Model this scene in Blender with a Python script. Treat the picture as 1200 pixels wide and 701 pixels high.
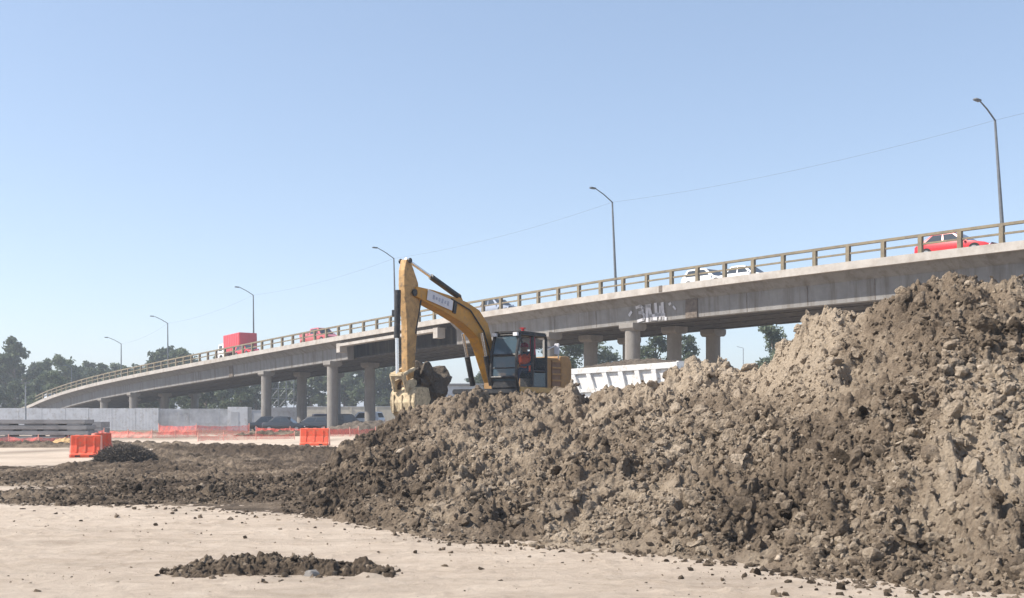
import bpy, bmesh, math, random
import numpy as np
from mathutils import Vector, Matrix, Quaternion
R = math.radians
random.seed(7); rng = np.random.default_rng(11)
scn = bpy.context.scene
col = scn.collection
for o in list(bpy.data.objects): bpy.data.objects.remove(o)

# ------------------------------------------------------------------ camera
F = 1300.0; HOR = 486.0; CAMZ = 1.7           # focal length in px of a 1200 px wide picture
cam_d = bpy.data.cameras.new('camera'); cam = bpy.data.objects.new('camera', cam_d); col.objects.link(cam)
cam.location = (0, 0, CAMZ); cam.rotation_euler = (R(90), 0, 0)
cam_d.sensor_width = 36; cam_d.lens = 36*F/1200; cam_d.shift_y = (HOR-350.5)/1200
cam_d.clip_end = 9000; cam_d.clip_start = 0.1
scn.camera = cam
# ------------------------------------------------------------------ light
SUN_EL, SUN_B = 47, 8        # elevation; degrees the sun stands behind the camera plane, coming from the left
sv = Vector((-math.cos(R(SUN_B))*math.cos(R(SUN_EL)), -math.sin(R(SUN_B))*math.cos(R(SUN_EL)), math.sin(R(SUN_EL))))
w = bpy.data.worlds.new('World'); scn.world = w; w.use_nodes = True
wn = w.node_tree.nodes; wn.clear()
sky = wn.new('ShaderNodeTexSky'); sky.sky_type = 'NISHITA'; sky.sun_disc = False
sky.sun_elevation = R(SUN_EL); sky.sun_rotation = math.atan2(sv.x, sv.y)
sky.altitude = 1200; sky.air_density = 1.0; sky.dust_density = 1.2; sky.ozone_density = 4.0
bg = wn.new('ShaderNodeBackground'); bg.inputs[1].default_value = 0.15
wo = wn.new('ShaderNodeOutputWorld')
gm = wn.new('ShaderNodeGamma'); gm.inputs[1].default_value = .68
tn = wn.new('ShaderNodeMix'); tn.data_type = 'RGBA'; tn.blend_type = 'MULTIPLY'; tn.inputs[0].default_value = 1; tn.inputs[7].default_value = (1.50, 1.44, 1.42, 1)
w.node_tree.links.new(sky.outputs[0], gm.inputs[0]); w.node_tree.links.new(gm.outputs[0], tn.inputs[6]); w.node_tree.links.new(tn.outputs[2], bg.inputs[0]); w.node_tree.links.new(bg.outputs[0], wo.inputs[0])
sd = bpy.data.lights.new('sun', 'SUN'); sd.energy = 5.0; sd.angle = R(0.6); sd.color = (1.0, 0.925, 0.82)
so = bpy.data.objects.new('sun', sd); col.objects.link(so)
so.rotation_euler = (-sv).to_track_quat('-Z', 'Y').to_euler()
scn.view_settings.view_transform = 'Standard'; scn.view_settings.look = 'None'
scn.view_settings.exposure = 0.62; scn.view_settings.gamma = 1; scn.view_settings.use_curve_mapping = False

# ------------------------------------------------------------------ helpers
def P(px, py, D): return Vector(((px-600)/F*D, D, CAMZ-(py-HOR)/F*D))
def tag(o, label=None, cat=None, group=None, kind=None):
    if label: o['label'] = label
    if cat: o['category'] = cat
    if group: o['group'] = group
    if kind: o['kind'] = kind
    return o
def empty(name, loc, rz=0):
    o = bpy.data.objects.new(name, None); col.objects.link(o); o.location = loc; o.rotation_euler = (0, 0, rz); o.empty_display_size = .3
    return o
def copy_tree(o, parent=None):
    c = o.copy(); col.objects.link(c)
    if parent: c.parent = parent
    for ch in [x for x in bpy.data.objects if x.parent == o]: copy_tree(ch, c)
    return c
def link(name, me, mat, parent=None, smooth=False):
    if mat: me.materials.append(mat)
    if smooth: me.polygons.foreach_set('use_smooth', [True]*len(me.polygons))
    o = bpy.data.objects.new(name, me); col.objects.link(o)
    if parent: o.parent = parent
    return o
class MB:
    def __init__(s): s.v = []; s.f = []
    def add(s, vs, fs):
        n = len(s.v); s.v += [tuple(v) for v in vs]; s.f += [tuple(i+n for i in f) for f in fs]; return s
    def box(s, c, d, m=None, bev=0):
        x, y, z = d[0]/2, d[1]/2, d[2]/2; c = Vector(c)
        if bev > 0:
            b = min(bev, x*.9, y*.9, z*.9); bm = bmesh.new(); bmesh.ops.create_cube(bm, size=1)
            for v in bm.verts: v.co = Vector((v.co.x*2*x, v.co.y*2*y, v.co.z*2*z))
            bmesh.ops.bevel(bm, geom=bm.edges[:], offset=b, segments=2, affect='EDGES')
            bm.verts.index_update()
            vs = [v.co.copy() for v in bm.verts]; fs = [[v.index for v in f.verts] for f in bm.faces]; bm.free()
        else:
            vs = [Vector((i*x, j*y, k*z)) for i in (-1, 1) for j in (-1, 1) for k in (-1, 1)]
            fs = [(0, 1, 3, 2), (4, 6, 7, 5), (0, 4, 5, 1), (2, 3, 7, 6), (0, 2, 6, 4), (1, 5, 7, 3)]
        if m is not None: vs = [m @ v for v in vs]
        return s.add([v+c for v in vs], fs)
    def tube(s, pts, rs, n=10):
        pts = [Vector(p) for p in pts]
        if not isinstance(rs, (list, tuple)): rs = [rs]*len(pts)
        vs = []; fs = []; up = None
        for i, p in enumerate(pts):
            a = pts[max(0, i-1)]; b = pts[min(len(pts)-1, i+1)]; t = (b-a).normalized()
            if up is None: up = Vector((0, 0, 1)) if abs(t.z) < .9 else Vector((1, 0, 0))
            x = t.cross(up).normalized(); y = x.cross(t).normalized(); up = y
            for k in range(n):
                q = 2*math.pi*k/n; vs.append(p+(x*math.cos(q)+y*math.sin(q))*rs[i])
        for i in range(len(pts)-1):
            for k in range(n): fs.append((i*n+k, i*n+(k+1) % n, (i+1)*n+(k+1) % n, (i+1)*n+k))
        fs.append(tuple(range(n-1, -1, -1))); fs.append(tuple((len(pts)-1)*n+k for k in range(n)))
        return s.add(vs, fs)
    def cyl(s, a, b, r, n=16, r2=None): return s.tube([a, b], [r, r2 if r2 is not None else r], n)
    def prism(s, poly, y0, y1, axis='y'):
        n = len(poly)
        if axis == 'y': vs = [(x, y0, z) for x, z in poly]+[(x, y1, z) for x, z in poly]
        elif axis == 'x': vs = [(y0, x, z) for x, z in poly]+[(y1, x, z) for x, z in poly]
        fs = [tuple(range(n)), tuple(range(2*n-1, n-1, -1))]+[(i, (i+1) % n, (i+1) % n+n, i+n) for i in range(n)]
        return s.add(vs, fs)
    def build(s, name, mat, parent=None, smooth=False, bevel=0):
        me = bpy.data.meshes.new(name); me.from_pydata(s.v, [], s.f); me.update()
        bm = bmesh.new(); bm.from_mesh(me); bmesh.ops.recalc_face_normals(bm, faces=bm.faces[:]); bm.to_mesh(me); bm.free()
        o = link(name, me, mat, parent, smooth)
        if smooth:
            me.shade_smooth() if hasattr(me, 'shade_smooth') else None
            try: me.set_sharp_from_angle(angle=R(40))
            except Exception: pass
        if bevel:
            b = o.modifiers.new('bevel', 'BEVEL'); b.width = bevel; b.segments = 2; b.limit_method = 'ANGLE'; b.angle_limit = R(35)
        return o
def fast_mesh(name, V, Q, mat, parent=None, smooth=True, attrs=None):
    me = bpy.data.meshes.new(name); k = Q.shape[1]; n = len(Q)
    me.vertices.add(len(V)); me.vertices.foreach_set('co', V.astype(np.float32).ravel())
    me.loops.add(n*k); me.loops.foreach_set('vertex_index', Q.astype(np.int32).ravel())
    me.polygons.add(n); me.polygons.foreach_set('loop_start', np.arange(0, n*k, k, dtype=np.int32))
    me.polygons.foreach_set('loop_total', np.full(n, k, dtype=np.int32))
    me.update(calc_edges=True)
    me.polygons.foreach_set('use_smooth', np.full(n, smooth))
    for an, av in (attrs or {}).items():
        a = me.attributes.new(an, 'FLOAT', 'POINT'); a.data.foreach_set('value', av.astype(np.float32))
    return link(name, me, mat, parent)

# ------------------------------------------------------------------ materials
def new_mat(name):
    m = bpy.data.materials.new(name); m.use_nodes = True; nt = m.node_tree
    b = nt.nodes['Principled BSDF']; return m, nt, b
def nz(nt, scale, detail=5, rough=.6, vec=None, dist=0):
    n = nt.nodes.new('ShaderNodeTexNoise'); n.inputs['Scale'].default_value = scale; n.inputs['Detail'].default_value = detail
    n.inputs['Roughness'].default_value = rough; n.inputs['Distortion'].default_value = dist
    if vec is not None: nt.links.new(vec, n.inputs['Vector'])
    return n.outputs['Fac']
def ramp(nt, fac, stops):
    r = nt.nodes.new('ShaderNodeValToRGB'); e = r.color_ramp.elements
    while len(e) < len(stops): e.new(.5)
    for i, (p, c) in enumerate(stops):
        e[i].position = p; e[i].color = (*c, 1) if len(c) == 3 else c
    nt.links.new(fac, r.inputs[0]); return r.outputs[0]
def mixc(nt, f, a, b, mode='MIX'):
    m = nt.nodes.new('ShaderNodeMix'); m.data_type = 'RGBA'; m.blend_type = mode
    if isinstance(f, (int, float)): m.inputs[0].default_value = f
    else: nt.links.new(f, m.inputs[0])
    for s, v in ((6, a), (7, b)):
        if isinstance(v, tuple): m.inputs[s].default_value = (*v, 1)
        else: nt.links.new(v, m.inputs[s])
    return m.outputs[2]
def math_n(nt, op, a, b=0.0, clamp=False):
    m = nt.nodes.new('ShaderNodeMath'); m.operation = op; m.use_clamp = clamp
    for i, v in enumerate((a, b)):
        if isinstance(v, (int, float)): m.inputs[i].default_value = v
        else: nt.links.new(v, m.inputs[i])
    return m.outputs[0]
def coord(nt, kind='Object', scale=(1, 1, 1)):
    t = nt.nodes.new('ShaderNodeTexCoord'); m = nt.nodes.new('ShaderNodeMapping'); m.inputs['Scale'].default_value = scale
    nt.links.new(t.outputs[kind], m.inputs[0]); return m.outputs[0]
def bump(nt, b, h, dist, strength=1):
    n = nt.nodes.new('ShaderNodeBump'); n.inputs['Distance'].default_value = dist; n.inputs['Strength'].default_value = strength
    nt.links.new(h, n.inputs['Height']); nt.links.new(n.outputs[0], b.inputs['Normal'])
def simple(name, c, rough=.6, metal=0, var=.25, scale=3, dirt=None, coat=0, bumpd=0):
    m, nt, b = new_mat(name); v = coord(nt)
    f = nz(nt, scale, 6, .65, v)
    c0 = tuple(x*(1-var) for x in c); c1 = tuple(min(1, x*(1+var)) for x in c)
    o = ramp(nt, f, [(.3, c0), (.7, c1)])
    if dirt:
        g = nz(nt, scale*2.3, 8, .7, v); mk = ramp(nt, g, [(.5, (0, 0, 0)), (.68, (1, 1, 1))])
        o = mixc(nt, mk, o, dirt)
    nt.links.new(o, b.inputs['Base Color']); b.inputs['Roughness'].default_value = rough; b.inputs['Metallic'].default_value = metal
    b.inputs['Coat Weight'].default_value = coat
    if bumpd: bump(nt, b, nz(nt, scale*8, 6, .7, v), bumpd)
    return m
def earth(name, wet, mid, dry, peb=True, attr=True):
    m, nt, b = new_mat(name); v = coord(nt)
    big = nz(nt, .55, 5, .6, v); med = nz(nt, 3.2, 6, .65, v, .4); fine = nz(nt, 14, 9, .85, v)
    s = math_n(nt, 'ADD', math_n(nt, 'MULTIPLY', big, .40), math_n(nt, 'ADD', math_n(nt, 'MULTIPLY', med, .36), math_n(nt, 'MULTIPLY', fine, .36)))
    if attr:
        a = nt.nodes.new('ShaderNodeAttribute'); a.attribute_name = 'damp_shade'
        s = math_n(nt, 'SUBTRACT', s, math_n(nt, 'MULTIPLY', a.outputs['Fac'], .34), True)
    c = ramp(nt, s, [(.33, wet), (.47, mid), (.62, dry)])
    nt.links.new(c, b.inputs['Base Color']); b.inputs['Roughness'].default_value = .95; b.inputs['Specular IOR Level'].default_value = .2
    vo = nt.nodes.new('ShaderNodeTexVoronoi'); vo.inputs['Scale'].default_value = 22; nt.links.new(v, vo.inputs['Vector'])
    h = math_n(nt, 'ADD', nz(nt, 46, 8, .8, v), math_n(nt, 'SUBTRACT', math_n(nt, 'MULTIPLY', nz(nt, 11, 8, .8, v), 2.2), math_n(nt, 'MULTIPLY', vo.outputs['Distance'], .9)))
    bump(nt, b, h, .032)
    return m
M = {}
M['earth'] = earth('heap_earth', (.085, .063, .045), (.24, .186, .134), (.43, .35, .262))
M['clod'] = earth('clod_earth', (.075, .057, .041), (.235, .183, .133), (.47, .385, .292))
M['dark_earth'] = earth('dark_earth', (.05, .042, .034), (.10, .082, .066), (.18, .15, .12), attr=False)
# ground: pale dusty soil with darker scuffs
m, nt, b = new_mat('ground'); v = coord(nt); vs_ = coord(nt, scale=(.8, 1.35, 1))
g1 = nz(nt, .35, 6, .6, v); g2 = nz(nt, 2.4, 9, .72, vs_, .8); g3 = nz(nt, 26, 9, .85, v); g4 = nz(nt, 75, 6, .8, v)
s = math_n(nt, 'ADD', math_n(nt, 'MULTIPLY', g1, .24), math_n(nt, 'ADD', math_n(nt, 'MULTIPLY', g2, .40), math_n(nt, 'ADD', math_n(nt, 'MULTIPLY', g3, .28), math_n(nt, 'MULTIPLY', g4, .18)))) 
c = ramp(nt, s, [(.40, (.30, .235, .18)), (.47, (.45, .365, .285)), (.56, (.55, .46, .37)), (.66, (.63, .54, .445))])
a = nt.nodes.new('ShaderNodeAttribute'); a.attribute_name = 'damp_shade'
sp = nz(nt, 60, 3, .5, v); spm = ramp(nt, sp, [(.66, (0, 0, 0)), (.72, (1, 1, 1))])
c = mixc(nt, math_n(nt, 'MULTIPLY', spm, .5), c, (.2, .155, .12))
st1 = ramp(nt, nz(nt, 1.1, 9, .75, coord(nt, scale=(.8, 1.7, 1)), 1.2), [(.56, (0, 0, 0)), (.66, (1, 1, 1))]); c = mixc(nt, math_n(nt, 'MULTIPLY', st1, .16), c, (.27, .215, .165))
st2 = ramp(nt, nz(nt, 9, 8, .8, v), [(.60, (0, 0, 0)), (.70, (1, 1, 1))]); c = mixc(nt, math_n(nt, 'MULTIPLY', st2, .3), c, (.33, .26, .2))
sx = nt.nodes.new('ShaderNodeSeparateXYZ'); nt.links.new(v, sx.inputs[0]); trk = None
for (y0_, sl_, cv_) in ((11.9, .05, .006), (13.6, .05, .006), (15.4, -.09, .004), (17.3, -.09, .004)):
    yy_ = math_n(nt, 'SUBTRACT', sx.outputs[1], math_n(nt, 'ADD', math_n(nt, 'MULTIPLY', sx.outputs[0], sl_), math_n(nt, 'MULTIPLY', math_n(nt, 'MULTIPLY', sx.outputs[0], sx.outputs[0]), cv_)))
    d_ = math_n(nt, 'ABSOLUTE', math_n(nt, 'SUBTRACT', yy_, y0_)); mk_ = math_n(nt, 'LESS_THAN', d_, .24)
    ch_ = math_n(nt, 'SINE', math_n(nt, 'MULTIPLY', math_n(nt, 'ADD', sx.outputs[0], math_n(nt, 'MULTIPLY', d_, 1.2)), 34))
    t_ = math_n(nt, 'MULTIPLY', mk_, math_n(nt, 'GREATER_THAN', ch_, -.1)); trk = t_ if trk is None else math_n(nt, 'MAXIMUM', trk, t_)
trk = math_n(nt, 'MULTIPLY', trk, ramp(nt, nz(nt, .9, 5, .6, v), [(.42, (0, 0, 0)), (.58, (1, 1, 1))]))
c = mixc(nt, math_n(nt, 'MULTIPLY', trk, .28), c, (.36, .29, .225))
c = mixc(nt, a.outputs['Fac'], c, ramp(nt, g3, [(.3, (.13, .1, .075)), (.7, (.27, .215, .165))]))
nt.links.new(c, b.inputs['Base Color']); b.inputs['Roughness'].default_value = .97; b.inputs['Specular IOR Level'].default_value = .15
bump(nt, b, math_n(nt, 'ADD', math_n(nt, 'ADD', math_n(nt, 'MULTIPLY', g3, 2.4), g4), math_n(nt, 'ADD', math_n(nt, 'MULTIPLY', g2, 2), math_n(nt, 'MULTIPLY', trk, -1.6))), .013); M['ground'] = m

def concrete(name, c, stain=(.13, .11, .09), ss=(.9, .9, .07), amt=(.47, .66)):
    m, nt, b = new_mat(name); v = coord(nt); v2 = coord(nt, scale=ss)
    f = nz(nt, 1.3, 7, .65, v); o = ramp(nt, f, [(.3, tuple(x*.82 for x in c)), (.7, tuple(x*1.12 for x in c))])
    st = ramp(nt, nz(nt, 2.2, 6, .7, v2), [(amt[0], (0, 0, 0)), (amt[1], (1, 1, 1))])
    o = mixc(nt, math_n(nt, 'MULTIPLY', st, .75), o, stain)
    nt.links.new(o, b.inputs['Base Color']); b.inputs['Roughness'].default_value = .88
    bump(nt, b, nz(nt, 9, 8, .7, v), .015); return m
M['conc'] = concrete('girder_concrete', (.235, .229, .222))
M['conc_edge'] = concrete('edge_concrete', (.44, .41, .375), (.3, .26, .22), (.5, .5, .5))
M['conc_shade'] = concrete('shaded_soffit_concrete', (.04, .035, .031))  # dirty concrete, darkened further: the underside's shade put into the colour
M['conc_col'] = concrete('column_concrete', (.25, .234, .214), (.2, .18, .16), (1.4, 1.4, .15))
M['rail'] = concrete('railing_concrete', (.235, .195, .13), (.13, .11, .09), (1, 1, 1))
M['slab'] = concrete('precast_concrete', (.27, .27, .275), (.15, .15, .15), (.3, .3, 1))
M['asphalt'] = simple('asphalt', (.06, .06, .062), .9, bumpd=.01)
M['joint'] = simple('joint_black', (.03, .028, .025), .9)
M['graffiti'] = simple('graffiti_white', (.54, .54, .57), .8, var=.12, scale=5, dirt=(.47, .47, .49))
M['stain'] = simple('stain', (.14, .115, .095), .95, var=.4, scale=5)
M['galv'] = simple('galvanised', (.33, .35, .37), .5, .5, dirt=(.2, .2, .2))
M['pole_dark'] = simple('pole_grey', (.16, .17, .18), .5, .3)
M['wire'] = simple('wire', (.12, .12, .13), .6)
M['yellow'] = simple('excavator_yellow', (.50, .245, .035), .5, dirt=(.33, .19, .08), scale=2.5, var=.18)
M['stick_paint'] = simple('weathered_shaded_stick_yellow', (.44, .27, .115), .75, dirt=(.18, .13, .085), scale=3.2, var=.3, bumpd=.01)  # weathered paint, with the stick's shaded side also put into the colour
M['body_brown'] = simple('dirty_body_yellow', (.33, .19, .075), .7, dirt=(.26, .17, .1), scale=4, var=.2)
M['yellow_worn'] = simple('worn_yellow', (.52, .335, .13), .65, dirt=(.28, .2, .13), scale=3.5, var=.2, bumpd=.01)
M['bucket'] = simple('bucket_steel', (.56, .45, .29), .7, dirt=(.22, .17, .12), scale=4, var=.25, bumpd=.015)
M['black'] = simple('black_steel', (.02, .021, .024), .5, dirt=(.09, .075, .06))
M['rubber'] = simple('rubber', (.022, .022, .023), .85)
M['chrome'] = simple('chrome_rod', (.75, .76, .78), .2, .9, var=.05)
M['grille'] = simple('grille_brown', (.20, .12, .075), .7)
M['decal'] = simple('decal_white', (.62, .62, .66), .5, var=.1)
M['decal2'] = simple('decal_blue', (.36, .38, .46), .5)
M['white_paint'] = simple('white_truck_paint', (.70, .70, .69), .5, dirt=(.45, .40, .34), var=.08, scale=2)
M['steelgrey'] = simple('grey_steel', (.2, .2, .2), .7, dirt=(.12, .1, .08))
M['orange'] = simple('orange_plastic', (.78, .10, .04), .6, var=.15, dirt=(.55, .17, .09), scale=3)
M['orange_pale'] = simple('pale_orange_plastic', (.80, .38, .30), .6, var=.1)
M['bark'] = simple('bark', (.14, .115, .09), .95, bumpd=.02)
M['skin'] = simple('skin', (.36, .2, .13), .6, var=.05)
M['denim'] = simple('dark_trousers', (.04, .05, .09), .9)
M['vest'] = simple('hivis_orange', (.95, .13, .03), .7, var=.1)
M['cloth_red'] = simple('red_cloth', (.42, .03, .07), .9)
M['hoard'] = simple('white_hoarding', (.66, .67, .68), .75, var=.14, dirt=(.47, .45, .42), scale=.8)
M['wall_cream'] = simple('cream_wall', (.58, .53, .43), .9, dirt=(.42, .38, .3), scale=.4)
M['wall_pale'] = simple('pale_wall', (.55, .56, .57), .9, scale=.4)
M['timber'] = simple('timber', (.2, .15, .1), .9)
M['sand'] = simple('ochre_sand', (.55, .36, .17), .95, bumpd=.03, scale=6)
M['grass'] = simple('dry_grass', (.30, .29, .13), .9, scale=2, var=.4)
def paint(name, c): return simple(name, c, .3, 0, .04, coat=.7)
M['red'] = paint('red_paint', (.62, .02, .025)); M['darkred'] = paint('box_red_paint', (.66, .035, .05)); M['white'] = paint('white_paint', (.78, .78, .79))
M['silver'] = paint('silver_blue_paint', (.33, .37, .45)); M['charcoal'] = paint('charcoal_paint', (.03, .034, .042)); M['navy'] = paint('navy_paint', (.035, .045, .085))
M['darkgrey'] = paint('dark_grey_paint', (.10, .11, .125)); M['pink'] = paint('faded_red_paint', (.55, .12, .12))
M['lamp_red'] = simple('red_lens', (.5, .02, .02), .3); M['lamp_clear'] = simple('clear_lens', (.7, .7, .72), .2)
m, nt, b = new_mat('car_glass'); b.inputs['Base Color'].default_value = (.035, .045, .055, 1); b.inputs['Roughness'].default_value = .06; b.inputs['Specular IOR Level'].default_value = .8; M['glass'] = m
m, nt, b = new_mat('cab_glass'); b.inputs['Base Color'].default_value = (.06, .10, .13, 1); b.inputs['Roughness'].default_value = .12
b.inputs['Alpha'].default_value = .82; M['cabglass'] = m
m, nt, b = new_mat('cab_door_glass'); b.inputs['Base Color'].default_value = (.12, .15, .18, 1); b.inputs['Roughness'].default_value = .08
b.inputs['Alpha'].default_value = .16; M['doorglass'] = m
def netmat(name, c, alpha, scale):
    m, nt, b = new_mat(name); v = coord(nt)
    f = nz(nt, scale, 3, .6, v); al = ramp(nt, f, [(.35, (alpha*.75,)*3), (.65, (min(1, alpha*1.2),)*3)])
    nt.links.new(ramp(nt, nz(nt, scale*.5, 5, .7, v), [(.3, tuple(x*.75 for x in c)), (.7, tuple(min(1, x*1.15) for x in c))]), b.inputs['Base Color'])
    nt.links.new(al, b.inputs['Alpha']); b.inputs['Roughness'].default_value = .8; return m
M['net'] = netmat('orange_netting', (.80, .14, .11), .5, 2.2)
M['shade_net'] = netmat('grey_shade_net', (.60, .61, .63), .5, .9)
def leafmat(name, c0, c1):
    m, nt, b = new_mat(name); v = coord(nt)
    oi = nt.nodes.new('ShaderNodeObjectInfo')
    f = math_n(nt, 'ADD', nz(nt, .9, 4, .6, v), math_n(nt, 'MULTIPLY', oi.outputs['Random'], .25))
    nt.links.new(ramp(nt, f, [(.35, c0), (.8, c1)]), b.inputs['Base Color']); b.inputs['Roughness'].default_value = .7
    b.inputs['Specular IOR Level'].default_value = .25
    t = nt.nodes.new('ShaderNodeBsdfTranslucent'); nt.links.new(b.inputs['Base Color'].links[0].from_socket, t.inputs[0])
    mx = nt.nodes.new('ShaderNodeMixShader'); mx.inputs[0].default_value = .25
    out = nt.nodes['Material Output']; nt.links.new(b.outputs[0], mx.inputs[1]); nt.links.new(t.outputs[0], mx.inputs[2]); nt.links.new(mx.outputs[0], out.inputs[0])
    return m
M['leaf'] = leafmat('foliage_dark', (.03, .05, .022), (.12, .15, .075))
M['leaf2'] = leafmat('foliage_grey_green', (.09, .115, .07), (.21, .25, .16))  # lightened leaf colour: haze in the distance painted in

# ------------------------------------------------------------------ numpy noise
def hsh(i, j, k=0):
    n = (i.astype(np.int64)*73856093) ^ (j.astype(np.int64)*19349663) ^ (k*83492791)
    n = (n ^ (n >> 13))*1274126177 & 0x7fffffff
    n = (n ^ (n >> 15))*668265263 & 0x7fffffff
    return ((n >> 3) & 0xffffff)/float(0xffffff)
def vnoise(x, y, k=0):
    i = np.floor(x); j = np.floor(y); fx = x-i; fy = y-j
    fx = fx*fx*(3-2*fx); fy = fy*fy*(3-2*fy)
    a = hsh(i, j, k); b = hsh(i+1, j, k); c = hsh(i, j+1, k); d = hsh(i+1, j+1, k)
    return (a*(1-fx)+b*fx)*(1-fy)+(c*(1-fx)+d*fx)*fy
def fbm(x, y, k=0, o=4):
    s = 0; a = .5; t = 0
    for q in range(o):
        s = s+a*vnoise(x*2**q+17*q, y*2**q-9*q, k+q); t += a; a *= .5
    return s/t
def clods(x, y, size, k, dens=.8):
    """height of rounded lumps, 0..1 times the cell size"""
    x = x/size; y = y/size; i = np.floor(x); j = np.floor(y); h = np.zeros_like(x)
    for di in (-1, 0, 1):
        for dj in (-1, 0, 1):
            ii = i+di; jj = j+dj
            cx = ii+.15+.7*hsh(ii, jj, k); cy = jj+.15+.7*hsh(ii, jj, k+1)
            r = .22+.55*hsh(ii, jj, k+2)**1.6; r = np.where(hsh(ii, jj, k+3) < dens, r, .05)
            an = hsh(ii, jj, k+4)*3.14; ca = np.cos(an); sa = np.sin(an)
            dx = x-cx; dy = y-cy; u = (dx*ca+dy*sa)*(.8+.7*hsh(ii, jj, k+5)); v = (-dx*sa+dy*ca)
            d = np.maximum(np.abs(u)*.55+np.abs(v)*.55, np.sqrt(u*u+v*v))/r     # slightly squared lumps
            h = np.maximum(h, r*np.sqrt(np.clip(1-d*d, 0, 1)))
    return h*size

# ------------------------------------------------------------------ the heap's shape
HX = np.array([-200.0, 0.0, 150.0, 260.0, 300.0, 330.0, 360.0, 400.0, 430.0, 450.0, 480.0, 500.0, 530.0, 560.0, 600.0, 640.0, 655.0, 660.0, 670.0, 683.0, 700.0, 717.0, 730.0, 745.0, 760.0, 773.0, 780.0, 783.0, 800.0, 803.0, 830.0, 850.0, 862.0, 880.0, 900.0, 930.0, 945.0, 960.0, 980.0, 1000.0, 1050.0, 1080.0, 1110.0, 1140.0, 1160.0, 1200.0, 1320.0, 1450.0, 1600.0])
def dtab(ys): return (CAMZ*F)/(np.array(ys, float)-HOR)
toeY = np.array([588.0, 590.0, 594.0, 600.0, 603.4, 606.0, 608.0, 613.0, 618.4, 622.0, 626.8, 630.0, 633.0, 636.0, 636.0, 640.0, 641.5, 642.0, 642.5, 643.1, 644.0, 645.7, 647.0, 648.5, 650.0, 651.6, 652.5, 652.9, 655.0, 655.3, 658.0, 660.0, 661.2, 663.0, 667.0, 672.0, 675.0, 678.0, 681.0, 684.0, 688.0, 691.0, 694.0, 697.0, 699.0, 702.0, 712.0, 716.0, 718.0])
toeD = dtab(toeY)
crD = np.array([22.0, 22.0, 22.0, 22.5, 23.36, 24.0, 25.0, 26.0, 26.6, 27.0, 27.0, 27.0, 27.0, 27.0, 27.0, 26.33, 26.08, 26.0, 25.75, 25.43, 25.0, 24.72, 24.5, 24.25, 24.0, 24.0, 24.0, 24.0, 24.0, 23.94, 23.4, 23.0, 22.8, 22.5, 22.0, 21.0, 20.5, 20.0, 19.5, 19.0, 18.0, 17.75, 17.5, 17.2, 17.0, 17.0, 16.5, 16.5, 16.5])
crZ = np.array([0.03, 0.03, 0.03, 0.08, 0.02, 0.02, 0.02, 0.993, 1.296, 1.418, 1.695, 1.756, 2.059, 2.214, 2.271, 2.319, 2.284, 2.28, 2.616, 2.104, 2.218, 2.481, 2.253, 2.487, 2.564, 2.517, 2.672, 2.783, 2.839, 3.024, 2.802, 2.799, 2.557, 2.493, 2.522, 2.927, 3.241, 3.276, 3.346, 3.251, 3.507, 3.77, 3.702, 3.833, 3.532, 3.63, 3.487, 3.487, 2.4])
bkZ = np.array([0.0, 0.0, 0.0, 0.0, 0.0, 0.0, 0.0, 0.0, 0.12, 0.2, 0.62, 0.9, 1.1, 1.3, 1.3, 1.3, 1.3, 1.3, 1.3, 1.3, 1.3, 1.27, 1.25, 1.23, 1.2, 1.17, 1.15, 1.14, 1.1, 1.09, 1.04, 1.0, 1.0, 1.0, 0.9, 0.9, 0.9, 0.9, 0.9, 0.9, 0.9, 0.9, 0.9, 0.9, 0.9, 0.9, 0.9, 0.6, 0.3])
_g = np.arange(-300, 1700, 5.0); _z = np.interp(_g, HX, crZ); _k = np.exp(-(np.arange(-30, 31)/11.0)**2); _k /= _k.sum(); _zs = np.convolve(np.pad(_z, 30, 'edge'), _k, 'valid')
def sm(a, b, x):
    t = np.clip((x-a)/(b-a), 0, 1); return t*t*(3-2*t)
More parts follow.
